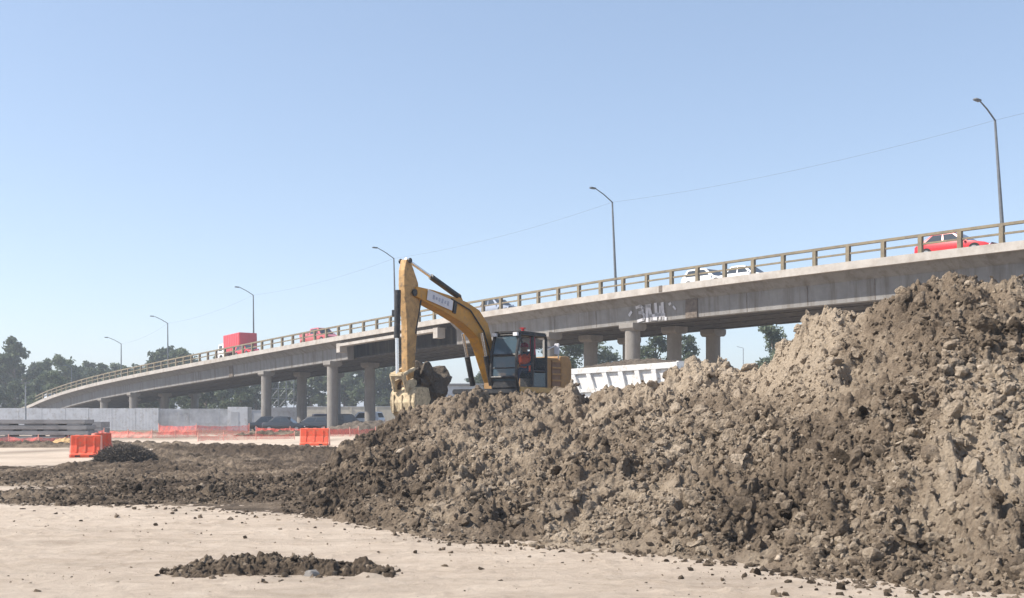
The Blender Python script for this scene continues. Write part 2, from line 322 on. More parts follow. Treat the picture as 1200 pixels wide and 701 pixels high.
def heap(X, Y):
    px = 600+F*X/Y
    td = np.interp(px, HX, toeD)+.9*(fbm(X*.55, Y*.2, 5)-.5)+.4*(fbm(X*2, Y*.7, 6)-.5)
    cd = np.interp(px, HX, crD); cr = np.interp(px, HX, crZ); cz = np.interp(px, _g, _zs); bz = np.interp(px, HX, bkZ)
    cz = cz*(1-sm(1380, 1610, px)); dcz = (cr-cz)*(1-sm(1180, 1260, px)); bz = bz*(1-sm(1380, 1610, px)); cz = cz+np.clip(cz, 0, .6)*.45*(fbm(X*.9+3, Y*.15, 9)-.5)
    s = (Y-td)/(cd-td); sc = np.clip(s, 0, 1)
    front = cz*(.86*sc+.14*np.sin(sc*math.pi/2)+.05*np.sin(sc*math.pi*2))
    back = bz+(cz-bz)*(1-sm(0, 4.2, Y-cd)); back = back*(1-sm(52, 60, Y))
    z = np.where(s < 1, front, back)+dcz*np.exp(-((s-1)/np.where(s < 1, .13, .10))**2)
    # soft secondary bulges and hollows running down the slope
    keepb = np.where(s > 1, np.clip(z/.5, 0, 1), 1)
    body = sm(0, .12, s)*np.clip(cz/1.2, 0, 1)*(1-sm(50, 58, Y))*keepb
    z = z+body*.5*(fbm(X*.42+1, Y*.32, 21, 3)-.5)+body*.26*(fbm((X-Y*.5)*1.4, (Y+X*.4)*.5, 31, 3)-.5)
    gq = fbm((X-.7*Y)*1.5, (Y+.7*X)*.55, 41, 3); z = z-body*.17*sm(.58, .72, gq)-body*.10*sm(.58, .66, fbm(X*3.1, Y*2.2, 45, 3))
    # spill strip on the left, in front of the netting
    strip = sm(20.2, 21.6, Y+1.5*(fbm(X*.3, Y*.3, 51)-.5))*(1-sm(0, 6, Y-np.interp(px, [60, 170], [34, 47])+8*(fbm(X*.2, Y*.12, 55)-.5)))*(1-sm(400, 470, px))*sm(-420, -260, px)
    strip = strip*sm(.28, .5, fbm(X*.25, Y*.2, 61)+.12*(px > 180))
    # dark crest ridge of the strip towards the back
    ridge = np.exp(-((Y-43.5-1.5*np.sin(X*.3))/1.8)**2)*sm(150, 200, px)*(1-sm(430, 480, px))
    z = np.maximum(z, 0)+strip*.05+ridge*.38*(.6+.8*fbm(X*.7, Y*.7, 71))
    amp = np.clip(np.maximum(sm(-.03, .10, s)*np.clip(cz/.8, 0, 1)*keepb, np.maximum(.62*strip, .8*ridge)), 0, 1)*(1-sm(50, 58, Y))
    dry = sm(.50, .62, fbm(X*.6+7, Y*.4+2, 81))           # smoother dusty patches
    k = amp*(1-.45*dry*(1-sm(.55, .85, s)))
    wx = X+.12*(fbm(X*3, Y*3, 91)-.5); wy = Y+.12*(fbm(X*3+5, Y*3, 92)-.5)
    big = (amp > 0)*sm(.45, .62, fbm(X*.5, Y*.5, 95))
    rough = .34*clods(wx, wy, .9, 100, .5)*big*sm(.40,.6,fbm(X*.3,Y*.3,171))+.34*clods(wx+.3, wy, .42, 110, .5)+.72*clods(wx, wy+.2, .22, 120, .7)+.95*clods(wx, wy, .115, 130, .8)+.9*clods(wx+.1, wy, .062, 140, .8)
    rg = 1-np.abs(2*vnoise(wx*5.5, wy*4.5, 150)-1); rg2 = 1-np.abs(2*vnoise(wx*12, wy*10, 151)-1); rough = rough+.05*rg*rg+.045*rg2
    z = z+k*(rough-.16)+amp*.06*(fbm(X*6, Y*6, 96)-.5)
    # pale dried block with runnels near the high crest
    q = np.exp(-((px-945)/38)**2)*sm(.55, .8, s)*(1-sm(1.0, 1.12, s))
    z = z+q*(.28+.22*(fbm(X*5.5, Y*.4, 97, 2)-.5))
    z = z-(1-sm(0, .03, amp))*.06
    # dampness for colour: dark toward the left tip and the spill, pale on the blocks
    damp_shade = .22+.40*(1-sm(430, 540, px+90*(fbm(X*.6, Y*.4, 98)-.5)))*1.0+.2*np.clip(ridge, 0, 1)-.5*q-.2*dry
    damp_shade = damp_shade-.42*(fbm(X*.55, Y*.45, 99, 3)-.5)
    lo = np.exp(-((px-1190)/70)**2-((Y-13.2)/1.3)**2); damp_shade = damp_shade-.7*lo
    return z, amp, np.clip(damp_shade, -.2, 1.15), k

def grid_obj(name, ts, Ds, mat, lift=0):
    T, DD = np.meshgrid(ts, Ds); X = (T*DD).ravel(); Y = DD.ravel()
    z, amp, damp_shade, k = heap(X, Y)
    V = np.stack([X, Y, z+lift], 1); nx = len(ts); ny = len(Ds)
    I = np.arange(nx*ny).reshape(ny, nx)
    Q = np.stack([I[:-1, :-1].ravel(), I[:-1, 1:].ravel(), I[1:, 1:].ravel(), I[1:, :-1].ravel()], 1)
    keep = (amp[Q].max(1) > .003) | (z[Q].max(1) > .02)
    Q = Q[keep]; used = np.unique(Q); mp = -np.ones(len(V), int); mp[used] = np.arange(len(used))
    return fast_mesh(name, V[used], mp[Q], mat, attrs={'damp_shade': damp_shade[used]})

# ------------------------------------------------------------------ ground sheet
def axis(dense0, dense1, step, far, g=1.18):
    a = list(np.arange(dense0, dense1, step)); s = step; x = a[-1]
    while x < far: s *= g; x += s; a.append(x)
    s = step; x = a[0]; pre = []
    while x > -far: s *= g; x -= s; pre.append(x)
    return np.array(pre[::-1]+a)
xs = axis(-11, 13, .045, 2400); ys = axis(8.5, 22, .045, 2400)
GX, GY = np.meshgrid(xs, ys); gx = GX.ravel(); gy = GY.ravel()
near = np.exp(-(np.maximum(0, np.hypot(gx, gy-16)-16)/20))
gz = near*(.06*(fbm(gx*.35, gy*.35, 201)-.5)+.03*(fbm(gx*.6, gy*2.2, 205)-.5)+.012*(fbm(gx*4, gy*4, 203)-.5))
gz += near*(.25*clods(gx, gy, .11, 222, .25)+.12*fbm(gx*9, gy*9, 223, 2)*.1)
gz += near*.5*clods(gx, gy, .18, 220, .16)*sm(.5, .7, fbm(gx*.7, gy*.7, 207))*.5
gpx = 600+F*gx/np.maximum(gy, 3)
gd = sm(20.3, 22, gy+1.6*(fbm(gx*.3, gy*.3, 51)-.5))*(1-sm(0, 5, gy-np.interp(gpx, [60, 170], [34, 46])+6*(fbm(gx*.25, gy*.2, 55)-.5)))*(1-sm(440, 520, gpx))*sm(-420, -260, gpx)*.75
gd = np.maximum(gd*sm(.25, .5, fbm(gx*.25, gy*.2, 61)+.1*(gpx > 180)), .2*sm(.60, .72, fbm(gx*.5, gy*1.6, 231)))
gd = np.maximum(gd, .8*sm(.53, .6, fbm(gx*.08, gy*.06, 233))*sm(36, 42, gy)*(1-sm(80, 120, gy)))
gd = np.maximum(gd, .95*sm(92, 104, gy))  # overpass shade deepened by a darker ground colour from here back
I = np.arange(len(gx)).reshape(len(ys), len(xs))
Q = np.stack([I[:-1, :-1].ravel(), I[:-1, 1:].ravel(), I[1:, 1:].ravel(), I[1:, :-1].ravel()], 1)
ground = fast_mesh('ground', np.stack([gx, gy, gz], 1), Q, M['ground'], attrs={'damp_shade': gd}); tag(ground, 'pale dusty bare ground of the building site', kind='structure')
# ------------------------------------------------------------------ heap
Dr = np.concatenate([np.arange(9.2, 29, .024), np.arange(29, 56, .10), np.arange(56, 62, .3)])
mound = grid_obj('dirt_mound', np.concatenate([np.arange(-.215, .50, .0010), np.arange(.50, .80, .006)]), Dr, M['earth'])
tag(mound, 'huge heap of lumpy brown excavated earth rising to the right', 'dirt heap')
Ds2 = np.concatenate([np.arange(18.5, 36, .035), np.arange(36, 56, .07)])
strip = grid_obj('dirt_spread', np.concatenate([np.arange(-.84, -.48, .0025), np.arange(-.48, -.2148, .0011)]), Ds2, M['earth'])
tag(strip, 'low dark spread of loose soil left of the big heap', 'soil spread')

# loose clods
def ico(sub):
    bm = bmesh.new(); bmesh.ops.create_icosphere(bm, subdivisions=sub, radius=1)
    V = np.array([v.co[:] for v in bm.verts]); Fc = np.array([[v.index for v in f.verts] for f in bm.faces]); bm.free(); return V, Fc
def scatter(name, X, Y, Z, Sz, mat, damp_shade, sub=2, sink=.25):
    V0, F0 = ico(sub); n = len(X); nv = len(V0); vars_ = []
    for q in range(14):
        d = V0.copy(); a = rng.normal(size=(7, 3)); r = np.ones(nv)
        for c_ in a:
            c_ = c_/np.linalg.norm(c_); dd = d@c_; r -= .75*np.clip(dd-.45-.25*rng.random(), 0, 1)   # chipped flats
        r += .10*rng.normal(size=nv)*(.45 if sub > 1 else .5); r *= 1+.5*(fbm(V0[:, 0]*1.7+q*3, V0[:, 1]*1.7+V0[:, 2]*1.3+q, 700+q, 3)-.5)*1.6
        vars_.append(V0*r[:, None])
    vars_ = np.array(vars_)
    pick = rng.integers(0, 14, n); A = vars_[pick]
    sc = Sz[:, None]*(1+.35*rng.uniform(-1, 1, (n, 3))); sc[:, 2] *= .78
    A = A*sc[:, None, :]
    qn = rng.normal(size=(n, 4)); qn /= np.linalg.norm(qn, axis=1)[:, None]; w_, x, y, z = qn.T
    Rm = np.stack([np.stack([1-2*(y*y+z*z), 2*(x*y-z*w_), 2*(x*z+y*w_)], 1), np.stack([2*(x*y+z*w_), 1-2*(x*x+z*z), 2*(y*z-x*w_)], 1), np.stack([2*(x*z-y*w_), 2*(y*z+x*w_), 1-2*(x*x+y*y)], 1)], 1)
    A = np.einsum('nij,nvj->nvi', Rm, A)
    A[:, :, 0] += X[:, None]; A[:, :, 1] += Y[:, None]; A[:, :, 2] += (Z+Sz*(.5-sink))[:, None]
    Fq = (F0[None]+(np.arange(n)*nv)[:, None, None]).reshape(-1, 3)
    return fast_mesh(name, A.reshape(-1, 3), Fq, mat, smooth=False, attrs={'damp_shade': np.repeat(damp_shade, nv)})
def sample(n, t0, t1, d0, d1, thr, pw=1.0):
    T = rng.uniform(t0, t1, n); D = d0*(d1/d0)**rng.random(n)
    X = T*D; Y = D; z, amp, damp_shade, k = heap(X, Y); cl = fbm(X*.8, Y*.8, 301)
    ok = (k > thr) & (rng.random(n) < np.clip((cl-.30)*3.0, .2, 1)); return X[ok], Y[ok], z[ok], damp_shade[ok]
X, Y, Z, dm = sample(200000, -.6, .62, 10, 30, .16)
Sz = .008+.05*rng.random(len(X))**4
tag(scatter('small_clods', X, Y, Z, Sz, M['clod'], dm+rng.uniform(-.45, .45, len(X)), 1), 'crumbs of earth strewn over the heap', kind='stuff')
X, Y, Z, dm = sample(11000, -.36, .52, 10.5, 28, .35)
Sz = .032+.12*rng.random(len(X))**4.5
tag(scatter('big_clods', X, Y, Z, Sz, M['clod'], dm+rng.uniform(-.3, .3, len(X)), 3, .5), 'large clods of earth strewn over the heap', kind='stuff')
# clods on the ground at the toe, and crumbs on the pale ground
n = 4600; px = rng.uniform(-60, 1260, n); td = np.interp(px, HX, toeD)
D = td-np.abs(rng.normal(0, .75, n))*np.where(rng.random(n) < .8, .5, 2.2)+.2; X = (px-600)/F*D
tag(scatter('toe_clods', X, D, np.zeros(n)-.005, .007+.055*rng.random(n)**6, M['clod'], rng.uniform(.1, .7, n), 1), 'crumbs of earth fallen at the foot of the heap', kind='stuff')
n = 26000; px = rng.uniform(-80, 1280, n); D = 9.5*(40/9.5)**rng.random(n); X = (px-600)/F*D; cl = fbm(X*.6, D*.6, 311); ok = rng.random(n) < np.clip((cl-.42)*3, .12, 1)
X = X[ok]; D = D[ok]; tag(scatter('pebbles', X, D, np.zeros(len(X)), .003+.020*rng.random(len(X))**12, M['clod'], rng.uniform(-.1, .7, len(X)), 1), 'crumbs and pebbles on the pale ground', kind='stuff')
# small ridge of soil in the foreground
ru = np.linspace(-.03, 1.03, 420); rv = np.linspace(-1, 1, 90); RU, RV = np.meshgrid(ru, rv); RU = RU.ravel(); RV = RV.ravel()
env_ = np.interp(RU, [-.02, .02, .12, .3, .5, .62, .85, 1.0, 1.02], [0, .25, .6, 1, .85, 1, .6, .25, 0]); rc = (CAMZ*F)/((674-6*np.sin(RU*3.0))-HOR)
rD = rc+RV*.55; rX = (195+265*RU-600)/F*rD; pr = env_*np.clip(1-RV**2, 0, 1)*np.clip(.35+1.1*fbm(rX*2.2, rD*2.2, 411), 0, 1.3)
rz_ = .085*pr*(.5+fbm(rX*3.5, rD*3.5, 412))+np.minimum(1, pr*2.5)*(.6*clods(rX, rD, .17, 413, .5)+.7*clods(rX+.04*fbm(rX*9,rD*9,419), rD, .07, 414, .7)+.9*clods(rX, rD, .035, 415, .8)+.06*(1-np.abs(2*vnoise(rX*11, rD*11, 418)-1)))-.035
I = np.arange(len(RU)).reshape(90, 420); Q = np.stack([I[:-1, :-1].ravel(), I[:-1, 1:].ravel(), I[1:, 1:].ravel(), I[1:, :-1].ravel()], 1)
row = fast_mesh('soil_ridge', np.stack([rX, rD, rz_], 1), Q, M['earth'], attrs={'damp_shade': .55+.5*(fbm(rX*2, rD*2, 416)-.5)})
tag(row, 'low crumbly row of dark soil lying on the pale ground in the foreground', 'soil row')
n = 5200; u_ = rng.random(n); px = 195+265*u_+rng.normal(0, 5, n); cy = 674-6*np.sin(u_*3.0)
env = np.interp(u_, [0, .12, .3, .5, .62, .85, 1], [.25, .6, 1, .9, 1, .55, .3])
D = (CAMZ*F)/(cy-HOR)+rng.normal(0, .36, n)*env*(.6+.8*rng.random(n))-.02; X = (px-600)/F*D
c0 = (CAMZ*F)/(cy-HOR); hh = .15*env*np.exp(-((D-c0)/.36)**2)*(.6+.8*fbm(X*3, D*3, 401))
rr = .005+.045*rng.random(n)**5
rid = scatter('ridge_crumbs', X, D, hh*rng.random(n)**.8-.012, rr, M['clod'], rng.uniform(0, .8, n), 1)
tag(rid, 'crumbs of dark soil scattered round the small soil row', kind='stuff')
def rock(name, px, py, size, mat, label, sq=(1, .7, .6), z=None, D=None, sd=1):
    rg = np.random.default_rng(sd); V0, F0 = ico(3); r = np.ones(len(V0))
    for q in range(18):
        c_ = rg.normal(size=3); c_ /= np.linalg.norm(c_); r = np.minimum(r, (.42+.3*rg.random())/np.clip(V0@c_, .2, 1))
    V = V0*r[:, None]*np.array(sq)*size
    o = fast_mesh(name, V, F0, mat, smooth=False, attrs={'damp_shade': np.full(len(V), .1)})
    D = D or (CAMZ*F)/(py-HOR); p = P(px, py, D); o.location = p; o.rotation_euler = (rg.random()*.5, rg.random()*.5, rg.random()*3); tag(o, label, 'rock', 'loose rocks and lumps'); return o
M['stone'] = concrete('grey_stone', (.25, .235, .22), (.13, .11, .09), (2, 2, 2)); M['pale_stone'] = concrete('pale_stone', (.40, .33, .255), (.36, .3, .24), (2, 2, 2))
rock('rock', 369, 676, .21, M['stone'], 'grey angular rock at the front edge of the small soil row', (1, .5, .55), sd=3)
rock('rock', 43, 695, .055, M['clod'], 'small round dark lump alone near the bottom left corner', (1, 1, .9), sd=5)
rock('rock', 833, 659, .075, M['clod'], 'round dark lump just in front of the big heap on pale ground', (1, 1, .9), sd=6)
def on_heap(px, py):
    for D in np.arange(10, 28, .03):
        q = P(px, py, D); z = heap(np.array([q.x]), np.array([q.y]))[0][0]
        if q.z <= z+.02 and z > .05: return D
    return 16
for k, (px, py, s_, lab) in enumerate([(985, 538, .17, 'large pale flat rock in the middle of the heap slope'), (1150, 432, .15, 'pale rock high on the heap near the right edge'),
        (912, 655, .12, 'pale lump at the foot of the heap beside a hollow'), (895, 512, .10, 'small pale rock on the heap left of the large flat one'), (1050, 565, .10, 'pale rock low on the heap right of the large flat one'),
        (468, 530, .22, 'pale block on the left tip of the heap'), (852, 512, .09, 'small white rock at mid height of the heap below the truck')]):
    rock('rock', px, py, s_*.75, M['pale_stone'], lab, (1, .6, .5), D=on_heap(px, py), sd=20+k)

# ------------------------------------------------------------------ overpass
def E(u, w_=0.0): return (24.34-17.31*u+.768*w_, 55.35+20.75*u+.6406*w_)
def u_of(px):
    t = (px-600)/F; return (.4397-t)/(.3127+.375*t)
tab = [(1200, 281), (1172, 284.5), (1060, 299), (950, 313), (850, 325.5), (800, 331), (727, 342), (680, 348), (590, 360), (470, 381), (380, 399), (320, 407.5), (297, 411), (200, 428.5), (150, 441.5), (100, 451.5), (85, 456), (60, 463), (48.6, 467.5), (37, 474)]
tu = np.array([u_of(a) for a, b in tab]); tz = np.array([CAMZ-(b-HOR)/F*(55.35+20.75*u) for (a, b), u in zip(tab, tu)])
wt = np.ones(len(tu)); pf = np.polyfit(tu, tz, 6, w=wt)
print('deck fit err', np.abs(np.polyval(pf, tu)-tz).max(), tz.round(2))
dsl = np.polyval(np.polyder(pf), 0.0); z0 = np.polyval(pf, 0.0); z6 = np.polyval(pf, 5.8)
def zt(u):
    if u < 0: return z0+max(-.3, min(.3, dsl))*u
    if u > 5.8: return max(.15, z6-(u-5.8)*3.0)
    return float(np.polyval(pf, u))
def BP(u, w_, dz): x, y = E(u, w_); return Vector((x, y, zt(u)+dz))
def sweep(name, u0, u1, prof, mat, parent, step=.05):
    n = max(2, int((u1-u0)/step)+1); us = np.linspace(u0, u1, n); mb = MB(); k = len(prof); vs = []; fs = []
    for u in us:
        for (w_, dz) in prof:
            p = BP(u, w_, dz); p.z = max(p.z, -.4+dz*.01); vs.append(p)
    for i in range(n-1):
        for q in range(k): fs.append((i*k+q, i*k+(q+1) % k, (i+1)*k+(q+1) % k, (i+1)*k+q))
    fs.append(tuple(range(k))); fs.append(tuple((n-1)*k+q for q in range(k-1, -1, -1)))
    return mb.add(vs, fs).build(name, mat, parent)
U0, U1 = -1.3, 6.6; WID = 11.0
br = empty('overpass', (0, 0, 0)); tag(br, 'long curving concrete road overpass on round columns crossing the picture', 'bridge')
rect = lambda a, b, c_, d: [(a, c_), (b, c_), (b, d), (a, d)]
sweep('deck', U0, U1, rect(.3, WID-.3, -.32, -.14), M['conc_shade'], br)
sweep('road_surface', U0, U1, rect(.6, WID-.6, -.136, -.10), M['asphalt'], br)
sweep('edge_beam', U0, U1, [(0, -.44), (.28, -.44), (.28, -.36), (.34, 0), (0, 0)], M['conc_edge'], br)
sweep('edge_beam', U0, U1, rect(WID-.29, WID, -.44, 0), M['conc_edge'], br)
uJ = [u_of(797), u_of(522), u_of(395), u_of(260)]
gz0, gz1 = -.323, -2.15
GW = [1.1, 3.5, 6.3, 9.35]
for a, b_, ws in ((U0, uJ[0]-.008, GW), (uJ[0]+.008, uJ[1], GW), (uJ[1]+.004, uJ[2]-.004, [3.4, 5.4, 7.4, 9.35]), (uJ[2], uJ[3]-.01, GW), (uJ[3]+.01, 5.9, GW)):
    for w_ in ws:
        sweep('girder', a, b_, [(w_, gz0), (w_+.75, gz0), (w_+.75, gz1), (w_+.08, gz1)], M['conc'] if w_ < 1.5 else M['conc_shade'], br)
sweep('soffit_slab', U0, 5.8, rect(1.87, 9.33, -2.1, -1.95), M['conc_shade'], br)
for a, b_ in ((U0, uJ[1]), (uJ[2], 5.8)): sweep('haunch', a, b_, [(.36, -.323), (1.12, -.323), (1.12, -.95)], M['conc'], br)
# lowered ledge in the drop-in span, with downturned ends
ua, ub = u_of(510), u_of(396)
sweep('ledge', ua, ub, rect(.02, .75, -1.0, -.74), M['conc_edge'], br)
for uu in (ua, ub): sweep('ledge_end', uu-.011 if uu == ua else uu-.012, uu+.012 if uu == ua else uu+.011, rect(.012, .80, -1.55, -.70), M['conc_edge'], br)
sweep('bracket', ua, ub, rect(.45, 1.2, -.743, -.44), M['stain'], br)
# joints and stains on the fascia
for u in (uJ[0], uJ[3]): sweep('expansion_joint', u-.018, u+.018, rect(1.07, 1.3, -2.16, -.33), M['stain'], br)
sweep('drain_stain', u_of(776), u_of(772), rect(-.02, .0-.001, -.40, .02), M['stain'], br)
sweep('drain_stain', u_of(799), u_of(790), rect(1.085, 1.10, -1.9, -1.1), M['stain'], br)
cj = -1.2
while cj < 5.7:
    if not (uJ[1]-.02 < cj < uJ[2]+.02): sweep('form_joint', cj-.0009, cj+.0009, [(1.092, -.96), (1.10, -.96), (1.178, -2.13), (1.170, -2.13)], M['stain'], br)
    cj += .165
# graffiti
g = MB()
def stroke(u, pts, wd=.16):
    for (a0, b0), (a1, b1) in zip(pts[:-1], pts[1:]):
        p = Vector((a0, b0)); q = Vector((a1, b1)); d = (q-p).normalized(); nrm = Vector((-d.y, d.x))*wd/2; p = p-d*wd*.45; q = q+d*wd*.45
        cs = [p+nrm, q+nrm, q-nrm, p-nrm]; vs = []
        for t_ in (.0, .035):
            for c_ in cs:
                x, y = E(u-c_.x/27.02, .838+.25-t_*.5+.044*(-.5-(c_.y-1.7))); vs.append((x, y, zt(u)-2.02+c_.y))
        g.add(vs, [(0, 1, 2, 3), (7, 6, 5, 4), (0, 1, 5, 4), (1, 2, 6, 5), (2, 3, 7, 6), (3, 0, 4, 7)])
ug = u_of(733)
stroke(ug, [(0, .95), (.35, 1.02), (.6, .85), (.5, .62), (.25, .58), (.5, .54), (.72, .35), (.6, .1), (.1, .02)], .19)
stroke(ug, [(.95, .0), (.95, .98), (1.2, .98)], .24); stroke(ug, [(1.15, .9), (1.35, .1), (1.75, .08)], .24)
stroke(ug, [(1.75, 1.05), (1.8, .35), (2.1, .3)], .24); stroke(ug, [(2.35, 1.02), (2.42, .05), (2.6, .02)], .24); stroke(ug, [(1.3, .3), (2.5, .28)], .2); stroke(ug, [(2.1, .05), (2.15, .85)], .14)
gr = g.build('graffiti', M['graffiti'], br)
for pts_, wd_ in (([(-.7, .5), (-.55, .65)], .2), ([(3.0, .95), (3.06, .98)], .17), ([(3.35, .75), (3.5, .6)], .13)): g = MB(); stroke(ug, pts_, wd_); g.build('paint_dab', M['graffiti'], br); tag(gr, 'white painted graffiti letters on the girder')
# piers
for pi, px in enumerate([727, 630, 377, 300, 146, 112]):
    u = u_of(px); p0 = BP(u, .55, gz1+.02); p1 = BP(u, 10.4, gz1+.02); ang = math.atan2(p1.y-p0.y, p1.x-p0.x)
    rot = Matrix.Rotation(ang, 4, 'Z'); ctr = (p0+p1)/2
    L = (p1-p0).length
    prof = [(-L/2, 0), (L/2, 0), (L/2, -.32), (L/2-.35, -.52), (-L/2+.12, -.52), (-L/2, -.42)]
    for w_ in (1.2, 5.45, 9.7):
        q0 = BP(u, w_, gz1+.02); hl = .68; prof = [(-hl, 0), (hl, 0), (hl, -.34), (hl-.2, -.52), (-hl+.2, -.52), (-hl, -.34)]
        mb = MB(); mb.prism(prof, -.68, .68); mb.v = [tuple((rot @ Vector(v))+q0) for v in mb.v]; mb.build('pier_cap', M['conc_col'], br, bevel=.03)
        b0 = BP(u, w_, gz1-.49); mb = MB(); ztop = b0.z
        zs = [-.5, 0, ztop*.5, ztop]; mb.tube([(b0.x, b0.y, z_) for z_ in zs], .53, 28); mb.build('column', M['conc_col'], br, smooth=True)
ab = MB(); A0 = E(5.9); 
sweep('approach_wall', 5.75, U1, rect(.3, WID-.3, -4.5, -.45), M['conc'], br)
# railing
def railing(w_, individual):
    rl = MB(); PS = 27.02; n = 74
    r_ = sweep('railing', -.5, 5.75, rect(w_-.10, w_+.10, .86, 1.0), M['rail'], br, .08)
    sweep('mid_rail', -.5, 5.75, rect(w_-.05, w_+.05, .42, .52), M['rail'], r_, .08)
    allm = MB(); ups = []
    u = u_of(1172); k = 0
    base = []
    for k in range(-5, 70):
        uu = u_of(1172)+k*.0813
        if uu < 5.72 and uu > -.48: base.append(uu)
    for uu in base:
        p = BP(uu, w_, 0); rot = Matrix.Rotation(math.atan2(.7679, -.6406), 3, 'Z')
        if individual:
            mb = MB(); mb.box((p.x, p.y, p.z+.43), (.22, .22, .86), rot); mb.build('rail_post', M['rail'], r_)
        else: allm.box((p.x, p.y, p.z+.43), (.22, .22, .86), rot)
    if not individual: o = allm.build('rail_posts', M['rail'], r_); o['kind'] = 'stuff'
railing(.17, True); railing(WID-.2, False)

# ------------------------------------------------------------------ street lamps
lamp_tops = []
def lamp(px_b, px_t, py_t, arm, lean_px, label, wL=10.35, scale=1.0, headpx=None):
    t = (px_b-600)/F; u = u_of(px_b); x, y = E(u)
    dd = wL/(.768*t+.6406); D = y+dd; X0 = t*D
    ut = ((X0-24.34)*(-.6406)+(D-55.35)*.7679)/27.02; zb = zt(ut)
    top = P(px_t, py_t, D); e = empty('street_lamp', (X0, D, zb)); tag(e, label, 'street lamp', 'street lamps along the overpass')
    tl = top-Vector((X0, D, zb)); mb = MB()
    mb.tube([(0, 0, 0), tl*.5, tl], [.13*scale, .10*scale, .065*scale], 12); mb.box((0, 0, .15), (.4, .4, .3)); mb.build('pole', M['pole_dark'], e, True)
    d = Vector((-.768, -.6406, 0)); a1 = tl+d*arm*.92+Vector((0, 0, arm*.42)); a2 = tl+d*arm+Vector((0, 0, arm*.43))
    mb = MB(); mb.tube([tl+Vector((0, 0, -.35)), tl+Vector((0, 0, .0)), tl+d*arm*.5+Vector((0, 0, arm*.26)), a1], [.05, .05, .045, .04], 8); ao = mb.build('arm', M['pole_dark'], e, True)
    mb = MB(); hd = d.normalized(); s_ = Vector((-hd.y, hd.x, 0)); rot = Matrix(((hd.x, s_.x, 0), (hd.y, s_.y, 0), (0, 0, 1)))
    mb.box(a2+hd*.2, (.62, .3, .13), rot, .05); mb.build('lamp_head', M['pole_dark'], e)
    lamp_tops.append(top); return e
lamp(1178, 1166, 141, 1.9, 0, 'tall street lamp at the far right, beside the red hatchback')
lamp(723, 717.5, 237, 2.0, 0, 'tall street lamp above the graffiti and the pair of white cars')
lamp(464, 461.5, 303, 2.1, 0, 'street lamp just left of the excavator arm')
lamp(297.5, 296.8, 346, 2.0, 0, 'street lamp standing behind the red box truck')
lamp(197, 196.5, 379, 2.1, 0, 'slim street lamp left of the red box truck, among low tree tops')
lamp(142, 142, 403, 2.1, 0, 'leftmost tall street lamp where the overpass descends')
lamp(84, 84, 431, .9, 0, 'tiny street lamp near the low left end of the overpass')
wl = [lamp_tops[0]+Vector((20, -24, 1.6))]+lamp_tops[:6]
wlab = ['thin wire leaving the picture to the right of the tallest lamp', 'long thin wire between the tallest lamp and the lamp over the graffiti', 'thin wire between the lamp over the graffiti and the lamp beside the excavator arm', 'thin wire from the excavator arm lamp to the red box truck lamp', 'faint wire from the red box truck lamp to the slim lamp', 'faintest wire between the two leftmost street lamps']
for wi, (a0, a1) in enumerate(zip(wl[:-1], wl[1:])):
    pts = []
    for k in range(17):
        q = k/16; p = a0.lerp(a1, q); p.z -= .5*4*q*(1-q)*(1 if a0 != wl[0] else .3); pts.append(p)
    o = MB().tube(pts, .007, 5).build('overhead_wire', M['wire']); tag(o, wlab[wi], 'wire', 'wires strung between the street lamps')

